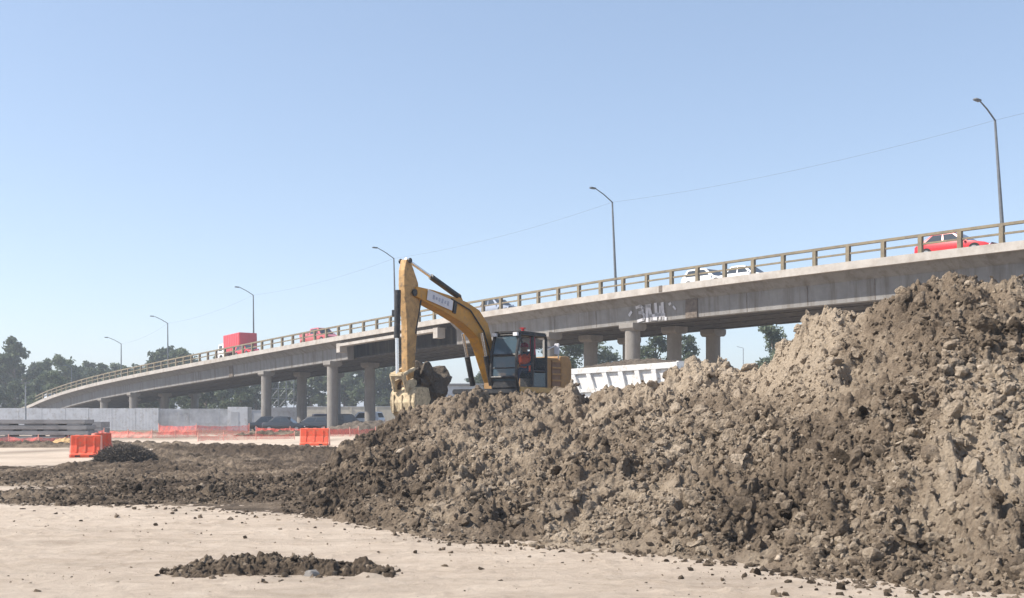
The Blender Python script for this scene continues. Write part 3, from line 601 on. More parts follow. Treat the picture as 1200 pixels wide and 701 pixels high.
# ------------------------------------------------------------------ vehicles
def quad_on(mb, c, ins, off, u0=0, u1=1, v0=0, v1=1):
    a, b_, c_, d = [Vector(x) for x in c]
    def at(u, v): return (a.lerp(b_, u)).lerp(d.lerp(c_, u), v)
    n = (b_-a).cross(d-a).normalized(); q = [at(u0, v0), at(u1, v0), at(u1, v1), at(u0, v1)]
    vs = [p+n*off for p in q]+[p-n*.02 for p in q]
    mb.add(vs, [(0, 1, 2, 3), (7, 6, 5, 4), (0, 4, 5, 1), (1, 5, 6, 2), (2, 6, 7, 3), (3, 7, 4, 0)])
def car(name, paint, label, cat, L=4.3, W=1.72, H=1.45, style='hatch', group=None):
    e = empty(name, (0, 0, 0)); tag(e, label, cat, group); hw = W/2; belt = .88*H/1.45
    x0, x1 = -L/2, L/2
    if style == 'suv': st = [(x0, .35, belt*.95, .88), (x0+.12, .27, belt+.02, .97), (x0+.8, .24, belt+.03, 1), (0, .22, belt+.02, 1), (x1-1.1, .22, belt, 1), (x1-.35, .25, belt-.1, .95), (x1, .34, belt-.32, .8)]
    else: st = [(x0, .38, belt*.9, .86), (x0+.12, .28, belt, .95), (x0+.8, .24, belt+.02, 1), (0, .22, belt-.01, 1), (x1-1.1, .22, belt-.04, 1), (x1-.35, .26, belt-.2, .93), (x1, .36, belt-.38, .76)]
    mb = MB(); vs = []; fs = []
    for (x, zl, zb, wf) in st:
        hh = hw*wf
        vs += [(x, -hh*.93, zl), (x, -hh, zl+.14), (x, -hh, zb-.2), (x, -hh*.93, zb), (x, hh*.93, zb), (x, hh, zb-.2), (x, hh, zl+.14), (x, hh*.93, zl)]
    for i in range(len(st)-1):
        for q in range(8): fs.append((i*8+q, i*8+(q+1) % 8, (i+1)*8+(q+1) % 8, (i+1)*8+q))
    fs.append(tuple(range(8))); fs.append(tuple((len(st)-1)*8+q for q in range(7, -1, -1)))
    mb.add(vs, fs)
    cb = {'coupe': (x0+.15, x1-1.15, x0+1.0, x1-2.15), 'hatch': (x0+.1, x1-1.05, x0+.5, x1-1.95), 'sedan': (x0+.55, x1-1.15, x0+1.25, x1-2.0), 'suv': (x0+.06, x1-1.05, x0+.35, x1-1.8), 'pickup': (x0+1.75, x1-1.15, x0+1.9, x1-1.9)}[style]
    zb = belt-.05; A = [(cb[0], s*hw*.93, zb) for s in (-1, 1)]+[(cb[1], s*hw*.93, zb-.04) for s in (-1, 1)]
    T = [(cb[2], s*hw*.72, H) for s in (-1, 1)]+[(cb[3], s*hw*.72, H-.01) for s in (-1, 1)]
    rm = [(cb[2]+.35, s*hw*.66, H+.035) for s in (-1, 1)]+[(cb[3]-.3, s*hw*.66, H+.03) for s in (-1, 1)]
    v8 = A+T+rm; mb.add(v8, [(0, 2, 6, 4), (1, 5, 7, 3), (0, 4, 5, 1), (2, 3, 7, 6), (4, 6, 10, 8), (5, 9, 11, 7), (4, 8, 9, 5), (6, 7, 11, 10), (8, 10, 11, 9), (0, 1, 3, 2)])
    if style == 'pickup':
        for s in (-1, 1): mb.box((x0+.9, s*(hw-.08), belt+.1), (1.7, .1, .3))
        mb.box((x0+.08, 0, belt+.1), (.1, W-.1, .3))
    mb.build('body', paint, e, True, bevel=.02)
    for s in (-1, 1):
        i0, i1, i2, i3 = (0, 2, 6, 4) if s < 0 else (3, 1, 5, 7)
        q = [v8[i0], v8[i1], v8[i2], v8[i3]]
        cuts = ((.1, .48), (.53, .9)) if style != 'pickup' else ((.15, .85),)
        for (ca, cb_) in cuts:
            g_ = MB(); quad_on(g_, q, 0, .012, ca, cb_, .2, .88); g_.build('side_window', M['glass'], e)
    g_ = MB(); quad_on(g_, [v8[2], v8[3], v8[7], v8[6]], 0, .012, .06, .94, .1, .92); g_.build('windscreen', M['glass'], e)
    g_ = MB(); quad_on(g_, [v8[1], v8[0], v8[4], v8[5]], 0, .012, .08, .92, .25, .88); g_.build('rear_window', M['glass'], e)
    for s in (-1, 1):
        for xx in (x0+.78, x1-.85):
            wq = MB(); wq.cyl((xx, s*(hw-.2), .32), (xx, s*(hw+.012), .32), .32, 20); wh = wq.build('wheel', M['rubber'], e, True)
            wq = MB(); wq.cyl((xx, s*(hw-.05), .32), (xx, s*(hw+.025), .32), .19, 14); wq.build('rim', M['galv'], wh, True)
        hb = MB(); hb.box((x1-.13, s*hw*.62, belt-.4), (.2, .34, .15), None, .04); hb.build('headlight', M['lamp_clear'], e)
        hb = MB(); hb.box((x0+.05, s*hw*.72, belt-.18), (.12, .2, .26), None, .03); hb.build('tail_light', M['lamp_red'], e)
        hb = MB(); hb.box((cb[1]-.25, s*(hw+.06), belt+.02), (.12, .18, .12), None, .03); hb.build('wing_mirror', paint, e)
    hb = MB(); hb.box((x1-.02, 0, .42), (.12, W*.6, .16), None, .03); hb.build('grille', M['black'], e)
    return e
def on_deck(e, px, w_, flip=False):
    t = (px-600)/F; u = u_of(px); x, y = E(u); dd = w_/(.768*t+.6406); X0, D = t*(y+dd), y+dd
    ut = ((X0-24.34)*(-.6406)+(D-55.35)*.7679)/27.02
    dz = (zt(ut+.02)-zt(ut-.02))/(.04*27.02)
    ang = math.atan2(.7679, -.6406) + (math.pi if flip else 0)
    e.location = (X0, D, zt(ut)-.10); e.rotation_euler = (0, math.atan(-dz)*(-1 if flip else 1), ang)
on_deck(car('hatchback_car', M['red'], 'bright red hatchback driving on the overpass at the far right', 'car', 4.35, 1.7, 1.38, 'coupe'), 1123, 3.0, True)
on_deck(car('hatchback_car', M['white'], 'white hatchback on the overpass, left one of the white pair', 'car', 4.0, 1.75, 1.4, 'hatch'), 833, 3.7, True)
on_deck(car('sedan_car', M['white'], 'white sedan on the overpass, right one of the white pair', 'car', 4.3, 1.75, 1.32, 'sedan'), 877, 4.2, True)
on_deck(car('sedan_car', M['silver'], 'silver blue sedan on the overpass above the excavator boom', 'car', 4.5, 1.75, 1.40, 'sedan'), 583, 2.6, True)
on_deck(car('pickup_truck', M['pink'], 'red pickup truck on the overpass left of the excavator', 'pickup truck', 5.3, 1.8, 1.65, 'pickup'), 375, 2.4, True)
on_deck(car('sedan_car', M['darkred'], 'small dark red car right behind the red box truck', 'car', 4.0, 1.65, 1.4, 'hatch'), 291, 2.2, True)
on_deck(car('hatchback_car', M['white'], 'tiny white car on the low left end of the overpass', 'car', 3.9, 1.6, 1.4, 'hatch'), 60, 2.2, True)
# red box truck
e = empty('box_truck', (0, 0, 0)); tag(e, 'red box truck with tall cargo box on the overpass', 'truck')
mb = MB(); mb.box((-.6, 0, 1.98), (4.1, 2.2, 2.1), None, .04)
for k in range(9): mb.box((-2.4+k*.45, -1.11, 1.98), (.05, .03, 2.0)); mb.box((-2.4+k*.45, 1.11, 1.98), (.05, .03, 2.0))
mb.build('cargo_box', M['darkred'], e)
mb = MB(); mb.prism([(1.5, .55), (3.2, .55), (3.25, 1.2), (2.9, 2.15), (1.5, 2.2)], -1, 1); mb.build('cab', M['white'], e, bevel=.05)
mb = MB(); mb.add([(3.262, -.85, 1.25), (3.262, .85, 1.25), (2.94, .8, 2.08), (2.94, -.8, 2.08)], [(0, 1, 2, 3)]); mb.build('windscreen', M['glass'], e)
for s in (-1, 1): mb = MB(); mb.box((2.35, s*1.0, 1.65), (.8, .03, .6)); mb.build('side_window', M['glass'], e)
mb = MB(); mb.box((0, 0, .75), (5.6, .9, .25)); mb.build('chassis', M['black'], e)
mb = MB(); mb.box((-2.67, 0, 1.05), (.06, 2.2, .12)); mb.build('rear_bumper', M['black'], e)
for s in (-1, 1):
    mb = MB(); mb.box((-2.665, s*.53, 1.98), (.03, 1.0, 2.0)); mb.build('rear_door', M['darkred'], e)
    for xx in (-1.7, 2.3): mb = MB(); mb.cyl((xx, s*.75, .45), (xx, s*1.03, .45), .45, 20); mb.build('wheel', M['rubber'], e, True)
on_deck(e, 279, 3.4)

# junction box on the rail by the lamp
p = BP(u_of(462), .3, 1.0); e = empty('junction_box', p); tag(e, 'dark cabinet fixed at the foot of the lamp left of the excavator arm', 'cabinet')
mb = MB(); mb.box((0, 0, .15), (.9, .35, .55), None, .03); mb.build('cabinet_body', M['black'], e)
mb = MB(); mb.box((0, 0, -.45), (.12, .12, .8)); mb.build('stand', M['black'], e)

# ------------------------------------------------------------------ excavator
GZ = 1.33
ex = empty('excavator', (-.14, 34, GZ), R(-125)); tag(ex, 'yellow tracked excavator working on top of the earth heap', 'excavator')
for s in (-1, 1):
    tr = MB(); L = 3.3; pts = []
    for k in range(13): q = math.pi/2+math.pi*k/12; pts.append((-L/2+.35+.38*math.cos(q), .40+.38*math.sin(q)))
    for k in range(13): q = -math.pi/2+math.pi*k/12; pts.append((L/2-.35+.38*math.cos(q), .40+.38*math.sin(q)))
    tr.prism(pts, s*1.2-.24, s*1.2+.24)
    for k in range(26):
        xx = -1.3+k*2.6/25; tr.box((xx, s*1.2, .80), (.03, .5, .05)); tr.box((xx, s*1.2, .01), (.03, .5, .04))
    t_ = tr.build('track', M['black'], ex)
    for k in range(6):
        q = MB(); q.cyl((-1.2+k*.48, s*1.2-.27, .22), (-1.2+k*.48, s*1.2+.27, .22), .13, 14); q.build('track_roller', M['yellow_worn'], t_)
mb = MB(); mb.box((0, 0, .5), (1.6, 2.0, .35), None, .05); mb.cyl((0, 0, .6), (0, 0, .98), .55, 28); mb.build('undercarriage', M['black'], ex)
mb = MB(); mb.box((-.25, 0, 1.06), (2.9, 2.44, .16), None, .03); mb.build('house_frame', M['black'], ex)
mb = MB(); mb.box((.25, 1.13, 1.10), (1.75, .28, .17), None, .03); mb.build('side_step', M['yellow_worn'], ex)
# counterweight and engine housing
cw = MB(); cw.prism([(-1.15, 1.0), (-1.6, 1.0), (-1.78, 1.2), (-1.78, 1.95), (-1.66, 2.18), (-1.15, 2.18)], -1.22, 1.22); cwo = cw.build('counterweight', M['body_brown'], ex, bevel=.05)
mb = MB(); mb.box((-.75, 0, 1.62), (.8, 2.36, .96), None, .04); mb.build('engine_housing', M['body_brown'], ex)
gr_ = MB(); gr_.box((-.88, 1.195, 1.6), (.46, .04, .86), None); go_ = gr_.build('radiator_grille', M['grille'], ex)
for k in range(5): mb = MB(); mb.box((-.88, 1.225, 1.22+k*.195), (.5, .035, .05)); mb.build('grille_bar', M['body_brown'], go_)
mb = MB(); mb.box((-.7, -.3, 2.17), (.9, 1.2, .14), None, .04); mb.build('bonnet', M['body_brown'], ex)
mb = MB(); mb.cyl((-.95, -.45, 2.2), (-.95, -.45, 2.6), .07, 14); mb.build('exhaust', M['black'], ex)
hr = MB()
for (a0, a1) in (((-.45, 1.15, 2.1), (-.45, 1.15, 2.42)), ((-1.1, 1.15, 2.1), (-1.1, 1.15, 2.42)), ((-.45, 1.15, 2.42), (-1.1, 1.15, 2.42))): hr.cyl(a0, a1, .02, 8)
hr.build('handrail', M['galv'], ex)
# cab
cx0, cx1, cy0, cy1, cz0, cz1 = -.34, 1.25, .26, 1.22, 1.12, 2.78
prof = [(cx0, cz0), (cx1-.12, cz0), (cx1, cz0+.35), (cx1-.02, cz0+1.0), (cx1-.2, cz1-.06), (cx0+.05, cz1-.04), (cx0, cz1-.15)]
cab = MB(); cab.box(((cx0+cx1)/2-.08, (cy0+cy1)/2, cz1), (cx1-cx0-.12, cy1-cy0+.02, .1), None, .04)
cab.box(((cx0+cx1)/2-.05, (cy0+cy1)/2, cz0+.03), (cx1-cx0-.12, cy1-cy0, .08))
for y in (cy0+.03, cy1-.03):
    for k in range(len(prof)):
        a0, a1 = prof[k], prof[(k+1) % len(prof)]; cab.cyl((a0[0], y, a0[1]), (a1[0], y, a1[1]), .045, 8)
    cab.cyl((.42, y, cz0), (.38, y, cz1), .05, 8)
for (xx, zz) in prof[:6]: cab.cyl((xx, cy0+.03, zz), (xx, cy1-.03, zz), .04, 8)
cab.box((cx0+.04, (cy0+cy1)/2, cz0+.5), (.05, cy1-cy0-.05, .95)); cab.box((cx1-.07, (cy0+cy1)/2, cz0+.2), (.05, cy1-cy0-.05, .3))
cab.cyl((cx0+.1, cy1-.03, cz0+.55), (.4, cy1-.03, cz0+.55), .035, 8)
co = cab.build('cab', M['black'], ex, True)
def pane(name, pts, mat): MB().add(pts, [tuple(range(len(pts)))]).build(name, mat, co)
ya, yb = cy0+.05, cy1-.05
pane('front_window', [(cx1-.015, ya, cz0+.38), (cx1-.015, yb, cz0+.38), (cx1-.035, yb, cz0+1.0), (cx1-.2, yb, cz1-.08), (cx1-.2, ya, cz1-.08), (cx1-.035, ya, cz0+1.0)], M['cabglass'])
pane('lower_front_window', [(cx1-.12, ya, cz0+.04), (cx1-.12, yb, cz0+.04), (cx1-.01, yb, cz0+.34), (cx1-.01, ya, cz0+.34)], M['cabglass'])
pane('door_window', [(.45, cy1-.015, cz0+.1), (cx1-.16, cy1-.015, cz0+.1), (cx1-.05, cy1-.015, cz0+.95), (cx1-.22, cy1-.015, cz1-.12), (.43, cy1-.015, cz1-.12)], M['doorglass'])
pane('rear_side_window', [(cx0+.05, cy1-.015, cz0+.6), (.36, cy1-.015, cz0+.6), (.34, cy1-.015, cz1-.12), (cx0+.08, cy1-.015, cz1-.15)], M['doorglass'])
pane('lower_side_window', [(cx0+.05, cy1-.015, cz0+.08), (.36, cy1-.015, cz0+.08), (.36, cy1-.015, cz0+.5), (cx0+.05, cy1-.015, cz0+.5)], M['cabglass'])
pane('right_window', [(cx0+.05, cy0+.03, cz0+.5), (cx1-.06, cy0+.03, cz0+.5), (cx1-.22, cy0+.03, cz1-.12), (cx0+.08, cy0+.03, cz1-.15)], M['cabglass'])
mb = MB()
for zz in (cz0+.62, cz0+.98): mb.cyl((cx1-.02, ya, zz), (cx1-.02, yb, zz), .018, 8)
mb.build('window_bar', M['black'], co)
mb = MB(); mb.box((.1, .72, cz0+.42), (.5, .5, .14), None, .05); mb.box((-.12, .72, cz0+.8), (.13, .48, .75), None, .05); mb.build('seat', M['rubber'], co)
mb = MB(); mb.cyl((.55, .95, cz1+.05), (.55, .95, cz1+.15), .05, 14); mb.box((.55, .95, cz1+.16), (.13, .13, .03)); mb.build('beacon', M['lamp_red'], co)
mb = MB(); mb.cyl((cx0-.02, 1.22, cz1-.45), (cx0-.25, 1.4, cz1-.3), .015, 8); mb.box((cx0-.25, 1.42, cz1-.42), (.05, .18, .34), None, .02); mb.build('mirror', M['decal'], co)
mb = MB(); mb.box((1.12, .34, cz1-.05), (.12, .14, .1)); mb.box((1.12, 1.1, cz1-.05), (.12, .14, .1)); mb.build('work_light', M['lamp_clear'], co)
# boom: curved side profile from centre line and thickness
def arm_prism(pts, th, y0, y1, mat, name, parent, bevel=.02):
    up = []; dn = []
    for i, p in enumerate(pts):
        a = Vector(pts[max(0, i-1)]); b_ = Vector(pts[min(len(pts)-1, i+1)]); d = (b_-a).normalized(); n_ = Vector((-d.y, d.x))
        up.append(tuple(Vector(p)+n_*th[i]/2)); dn.append(tuple(Vector(p)-n_*th[i]/2))
    n = len(pts); vs = []; fs = []
    for i in range(n):
        for y in (y0, y1):
            vs.append((up[i][0], y, up[i][1])); vs.append((dn[i][0], y, dn[i][1]))
    for i in range(n-1):
        b0 = i*4; b1 = b0+4
        fs += [(b0, b1, b1+1, b0+1), (b0+2, b0+3, b1+3, b1+2), (b0, b0+2, b1+2, b1), (b0+1, b1+1, b1+3, b0+3)]
    fs += [(0, 1, 3, 2), (4*n-4, 4*n-2, 4*n-1, 4*n-3)]
    return MB().add(vs, fs).build(name, mat, parent, bevel=bevel)
bp = [(.55, 1.38), (.74, 1.85), (.98, 2.42), (1.22, 2.86), (1.58, 3.14), (2.1, 3.34), (2.9, 3.52), (3.6, 3.65), (4.30, 3.76)]
bt = [.28, .42, .54, .68, .74, .66, .54, .44, .28]
boom = arm_prism(bp, bt, -.40, -.02, M['yellow'], 'boom', ex)
mb = MB()
for y in (-.43, .01): mb.box((3.3, y, 3.60), (1.15, .012, .30), Matrix.Rotation(R(-11), 3, 'Y'))
dc = mb.build('boom_decal', M['decal'], boom)
for k in range(6): mb = MB(); mb.box((2.95+k*.13, .021, 3.60-.19*(-.35+k*.13)*-1), (.07, .012, [.12, .08, .13, .1, .07, .12][k]), Matrix.Rotation(R(-11), 3, 'Y')); mb.build('faded_mark', M['decal2'], dc)
mb = MB()
mb.box((2.62, -.21, 3.46), (.13, .47, .36), Matrix.Rotation(R(-12), 3, 'Y'))
mb.build('boom_clamp', M['black'], boom)
mb = MB(); mb.tube([(.75, -.45, 1.9), (1.2, -.46, 2.75), (1.9, -.46, 3.3), (2.8, -.46, 3.55)], .022, 8); mb.tube([(.75, .02, 1.9), (1.25, .02, 2.85), (1.9, .02, 3.42), (2.8, .02, 3.68)], .022, 8); mb.build('hydraulic_hose', M['black'], boom)
for y in (-.56, .14):
    mb = MB(); mb.cyl((1.02, y, 1.25), (1.3, y, 2.1), .085, 14); c_ = mb.build('boom_cylinder', M['black'], ex, True)
    mb = MB(); mb.cyl((1.3, y, 2.1), (1.52, y, 2.78), .045, 12); mb.build('cylinder_rod', M['chrome'], c_, True)
# stick
st = [(4.55, 4.62), (4.52, 4.35), (4.42, 3.95), (4.36, 3.45), (4.38, 2.8), (4.42, 2.0), (4.46, 1.18)]
stt = [.14, .38, .60, .60, .44, .35, .24]
stick = arm_prism(st, stt, -.32, -.10, M['stick_paint'], 'stick', ex)
mb = MB()
for y in (-.38, -.04): mb.cyl((4.35, y-.02, 3.72), (4.35, y+.02, 3.72), .1, 14); mb.cyl((4.55, y-.02, 4.58), (4.55, y+.02, 4.58), .07, 14)
mb.build('pivot_pin', M['black'], stick, True)
mb = MB(); mb.tube([(4.1, -.1, 3.9), (4.0, -.1, 3.6), (4.1, -.1, 3.2), (4.25, -.1, 2.6)], .022, 8); mb.build('hose_loop', M['black'], stick)
mb = MB(); mb.cyl((2.15, -.21, 3.80), (3.45, -.21, 4.26), .085, 14); sc = mb.build('stick_cylinder', M['black'], ex, True)
mb = MB(); mb.cyl((3.45, -.21, 4.26), (4.53, -.21, 4.64), .045, 12); mb.build('cylinder_rod', M['chrome'], sc, True)
mb = MB(); mb.prism([(1.9, 3.5), (2.35, 3.6), (2.2, 3.9)], -.28, -.14); mb.build('cylinder_bracket', M['yellow'], boom)
mb = MB(); mb.cyl((4.86, -.21, 3.75), (4.90, -.21, 2.45), .085, 14); bc = mb.build('bucket_cylinder', M['black'], ex, True)
mb = MB(); mb.cyl((4.90, -.21, 2.45), (4.88, -.21, 1.45), .05, 12); mb.build('cylinder_rod', M['chrome'], bc, True)
mb = MB()
for y in (-.42, .0):
    mb.tube([(4.88, y, 1.45), (4.44, y, 1.62)], .06, 8); mb.tube([(4.88, y, 1.45), (4.72, y, 1.0)], .06, 8)
mb.box((4.86, -.21, 1.45), (.2, .5, .14), None, .04); mb.build('bucket_linkage', M['bucket'], ex)
# bucket: curved shell with side plates, opening towards the machine
sh = [(4.25, 1.14), (4.55, 1.12), (4.68, .95), (4.72, .70), (4.66, .45), (4.48, .30), (4.2, .26), (3.85, .34)]
bk = MB(); th_ = .05; n = len(sh); inner = []
cen = Vector((4.3, .7))
for p in sh: v_ = (cen-Vector(p)); inner.append(tuple(Vector(p)+v_.normalized()*th_))
yb0, yb1 = -.62, .24; vs = [(x, yb0, z) for x, z in sh]+[(x, yb1, z) for x, z in sh]+[(x, yb0, z) for x, z in inner]+[(x, yb1, z) for x, z in inner]
fs = []
for i in range(n-1): fs += [(i, i+1, n+i+1, n+i), (2*n+i, 3*n+i, 3*n+i+1, 2*n+i+1)]
bk.add(vs, fs)
for y in (yb0, yb1-.05): bk.prism([(4.1, 1.12)]+sh[1:]+[(3.85, .34)], y, y+.05)
for k in range(5): bk.box((3.78, yb0+.08+k*.175, .335), (.22, .09, .06))
for y in (-.48, .02): bk.prism([(4.38, 1.1), (4.78, 1.08), (4.75, 1.28), (4.5, 1.36), (4.36, 1.3)], y-.03, y+.03)
for y in (-.5, -.21, .08): bk.box((4.71, y, .66), (.05, .06, .5))
bk.build('bucket', M['bucket'], ex, bevel=.012)
# soil held by the bucket
V0, F0 = ico(4); r = 1+.0*V0[:, 0]
pp = V0*np.array([.50, .42, .50]); nn_ = fbm(pp[:, 0]*5+9, pp[:, 1]*5+pp[:, 2]*4, 501)-.5; n2 = clods(pp[:, 0]+pp[:, 2]*.7, pp[:, 1]+pp[:, 2]*.6, .28, 510, .9)*1.2+clods(pp[:, 0]-pp[:, 2]*.7, pp[:, 1]+pp[:, 2]*.8, .13, 511, .9)
pp = pp*(1+1.1*nn_+2.2*n2)[:, None]
soil = fast_mesh('soil_load', pp, F0, M['dark_earth'], smooth=False)
soil.location = ex.matrix_basis @ Vector((3.78, -.2, 1.16)); soil.rotation_euler = (0, 0, R(-125)); tag(soil, 'dark lump of wet soil held in the excavator bucket', 'soil')

# operator
skv = {'pelvis': (.12, .72, cz0+.55), 'belly': (.06, .72, cz0+.75), 'chest': (.05, .72, cz0+.98), 'neck': (.08, .72, cz0+1.13), 'head0': (.1, .72, cz0+1.22), 'head1': (.12, .72, cz0+1.34)}
e_v = [(.12, .72, cz0+.55), (.06, .72, cz0+.75), (.05, .72, cz0+.98), (.08, .72, cz0+1.13), (.11, .72, cz0+1.24), (.12, .72, cz0+1.34)]
e_r = [.16, .15, .17, .06, .095, .085]; e_e = [(0, 1), (1, 2), (2, 3), (3, 4), (4, 5)]
for s in (-1, 1):
    b0 = len(e_v); e_v += [(.06, .72+s*.2, cz0+1.0), (.16, .72+s*.27, cz0+.78), (.42, .72+s*.22, cz0+.72), (.5, .72+s*.21, cz0+.73)]; e_r += [.07, .055, .04, .035]; e_e += [(2, b0), (b0, b0+1), (b0+1, b0+2), (b0+2, b0+3)]
    h0 = b0+3
    for k in range(4): e_v += [(.56, .72+s*.21+(k-1.5)*.022, cz0+.74), (.585, .72+s*.21+(k-1.5)*.022, cz0+.70)]; e_r += [.010, .009]; c0_ = len(e_v); e_e += [(h0, c0_-2), (c0_-2, c0_-1)]
    e_v += [(.53, .72+s*.21-s*.045, cz0+.73)]; e_r += [.011]; e_e += [(h0, len(e_v)-1)]
    l0 = len(e_v); e_v += [(.22, .72+s*.1, cz0+.55), (.62, .72+s*.14, cz0+.60), (.72, .72+s*.14, cz0+.2), (.74, .72+s*.14, cz0+.12), (.88, .72+s*.15, cz0+.10)]; e_r += [.10, .075, .05, .045, .04]; e_e += [(0, l0), (l0, l0+1), (l0+1, l0+2), (l0+2, l0+3), (l0+3, l0+4)]
me = bpy.data.meshes.new('person'); me.from_pydata(e_v, e_e, []); pe = bpy.data.objects.new('person', me); col.objects.link(pe)
pe.modifiers.new('skin', 'SKIN'); sl = me.skin_vertices[0].data
for i, r_ in enumerate(e_r): sl[i].radius = (r_, r_)
sl[0].use_root = True
pe.modifiers.new('sub', 'SUBSURF').levels = 1; pe.modifiers['sub'].render_levels = 2
me.materials.append(M['denim']); pe.location = ex.location; pe.rotation_euler = ex.rotation_euler
tag(pe, 'operator in an orange safety vest seated in the excavator cab', 'person')
vb = MB(); vb.tube([(.10, .72, cz0+.56), (.06, .72, cz0+.75), (.05, .72, cz0+.95), (.06, .72, cz0+1.08)], [.185, .19, .215, .10], 20); 
for s in (-1, 1): vb.tube([(.06, .72+s*.13, cz0+1.02), (.07, .72+s*.22, cz0+.98), (.13, .72+s*.265, cz0+.84)], [.09, .085, .07], 12)
vb.build('safety_vest', M['vest'], pe, True)
hb = MB(); hb.tube([(.11, .72, cz0+1.15), (.12, .72, cz0+1.24), (.125, .72, cz0+1.31)], [.07, .1, .098], 16); hb.box((.22, .72, cz0+1.235), (.04, .03, .05), None, .01); hb.box((.2, .72, cz0+1.19), (.03, .06, .015))
for s in (-1, 1): hb.box((.11, .72+s*.1, cz0+1.24), (.04, .025, .06), None, .01)
hb.build('face', M['skin'], pe, True)
eb = MB()
for s in (-1, 1): eb.box((.212, .72+s*.035, cz0+1.262), (.012, .022, .01))
eb.build('eyes', M['black'], pe)
hb = MB(); hb.tube([(.125, .72, cz0+1.29), (.125, .72, cz0+1.36), (.12, .72, cz0+1.41), (.12, .72, cz0+1.43)], [.125, .12, .08, .02], 18); hb.box((.22, .72, cz0+1.3), (.12, .18, .02), None, .008); hb.build('helmet', M['cloth_red'], pe, True)
cl_ = MB(); cl_.add([(.08, 1.10, cz0+1.05), (.34, 1.11, cz0+1.0), (.36, 1.12, cz0+1.62), (.12, 1.10, cz0+1.66), (.2, 1.06, cz0+1.3)], [(0, 1, 4), (1, 2, 4), (2, 3, 4), (3, 0, 4)])
o = cl_.build('red_jacket', M['cloth_red']); o.location = ex.location; o.rotation_euler = ex.rotation_euler
sm_ = o.modifiers.new('s', 'SOLIDIFY'); sm_.thickness = .05; tag(o, 'dark red jacket hanging inside the excavator cab window', 'jacket')

# ------------------------------------------------------------------ dump truck behind the heap
A_ = P(664, 433, 50); B_ = P(796, 424, 46.5); dv = (B_-A_); yaw = math.atan2(dv.y, dv.x); pit = math.atan2(dv.z, math.hypot(dv.x, dv.y)); LB = dv.length
dt = empty('dump_truck', (A_.x, A_.y, A_.z-2.75)); dt.rotation_euler = (0, -pit, yaw); tag(dt, 'white dump truck standing behind the earth heap right of the excavator', 'dump truck')
bd = MB(); bd.prism([(0, 2.75), (LB, 2.75), (LB, 1.35), (.95, 1.35), (.62, 1.6)], 0, .10); 
bd.prism([(0, 2.75), (LB, 2.75), (LB, 1.35), (.95, 1.35), (.62, 1.6)], 2.3, 2.4); bd.box((LB-.05, 1.2, 2.1), (.1, 2.2, 1.4)); bd.box((LB/2+.4, 1.2, 1.42), (LB-1, 2.2, .1))
bd.add([(0, .1, 2.75), (.06, .1, 2.75), (.95, .1, 1.36), (.89, .1, 1.36), (0, 2.3, 2.75), (.06, 2.3, 2.75), (.95, 2.3, 1.36), (.89, 2.3, 1.36)], [(0, 1, 2, 3), (4, 7, 6, 5), (0, 3, 7, 4), (1, 5, 6, 2)])
bd.build('dump_bed', M['white_paint'], dt)
mb = MB(); mb.box((LB/2, -.06, 2.62), (LB+.1, .12, .26), None, .02); mb.build('top_rail', M['white_paint'], dt)
for k in range(7):
    xx = .38+k*(LB-.5)/6.3; mb = MB(); x2 = xx+.42-.06*k
    mb.add([(xx, -.15, 2.49), (xx+.22, -.15, 2.49), (x2+.22, -.15, 1.4), (x2, -.15, 1.4), (xx, 0, 2.49), (xx+.22, 0, 2.49), (x2+.22, 0, 1.4), (x2, 0, 1.4)], [(0, 1, 2, 3), (0, 3, 7, 4), (1, 5, 6, 2), (3, 2, 6, 7)]); mb.build('side_rib', M['white_paint'], dt)
mb = MB(); mb.box((LB/2+.4, -.07, 1.75), (LB-.7, .1, .16)); mb.box((LB/2+.5, -.08, 1.4), (LB-1., .12, .16)); mb.build('lower_rail', M['white_paint'], dt)
mb = MB(); mb.box((LB/2, 2.46, 2.72), (LB+.1, .14, .3)); mb.build('far_top_rail', M['steelgrey'], dt)
mb = MB(); mb.box((LB/2+.5, 1.2, 1.1), (LB+2.2, .9, .25)); mb.build('chassis', M['black'], dt)
mb = MB(); mb.prism([(LB+.25, .8), (LB+1.9, .8), (LB+1.95, 1.6), (LB+1.6, 2.4), (LB+.25, 2.45)], .1, 2.3); mb.build('cab', M['white_paint'], dt, bevel=.05)
mb = MB(); mb.box((LB+1.0, .09, 1.95), (.9, .04, .6)); mb.build('side_window', M['glass'], dt)
for xx in (.9, 2.1, LB+1.1):
    for y in (.15, 2.0): mb = MB(); mb.cyl((xx, y, .5), (xx, y+.3, .5), .5, 20); mb.build('wheel', M['rubber'], dt, True)
nx_, ny_ = 90, 40; uu = np.linspace(.1, LB-.1, nx_); vv = np.linspace(.1, 2.3, ny_); UU, VV = np.meshgrid(uu, vv); uu = UU.ravel(); vv = VV.ravel()
zz = 2.66+.42*np.sin(np.clip(uu/LB, 0, 1)*3.14)**.6*np.sin(vv/2.4*3.14)**.7+.25*clods(uu, vv, .35, 601)+.6*clods(uu, vv, .16, 602)-.08
I = np.arange(nx_*ny_).reshape(ny_, nx_); Q = np.stack([I[:-1, :-1].ravel(), I[:-1, 1:].ravel(), I[1:, 1:].ravel(), I[1:, :-1].ravel()], 1)
o = fast_mesh('soil_load', np.stack([uu, vv, zz], 1), Q, M['dark_earth']); o.location = dt.location; o.rotation_euler = dt.rotation_euler; tag(o, 'load of dark soil heaped in the dump truck bed', 'soil')

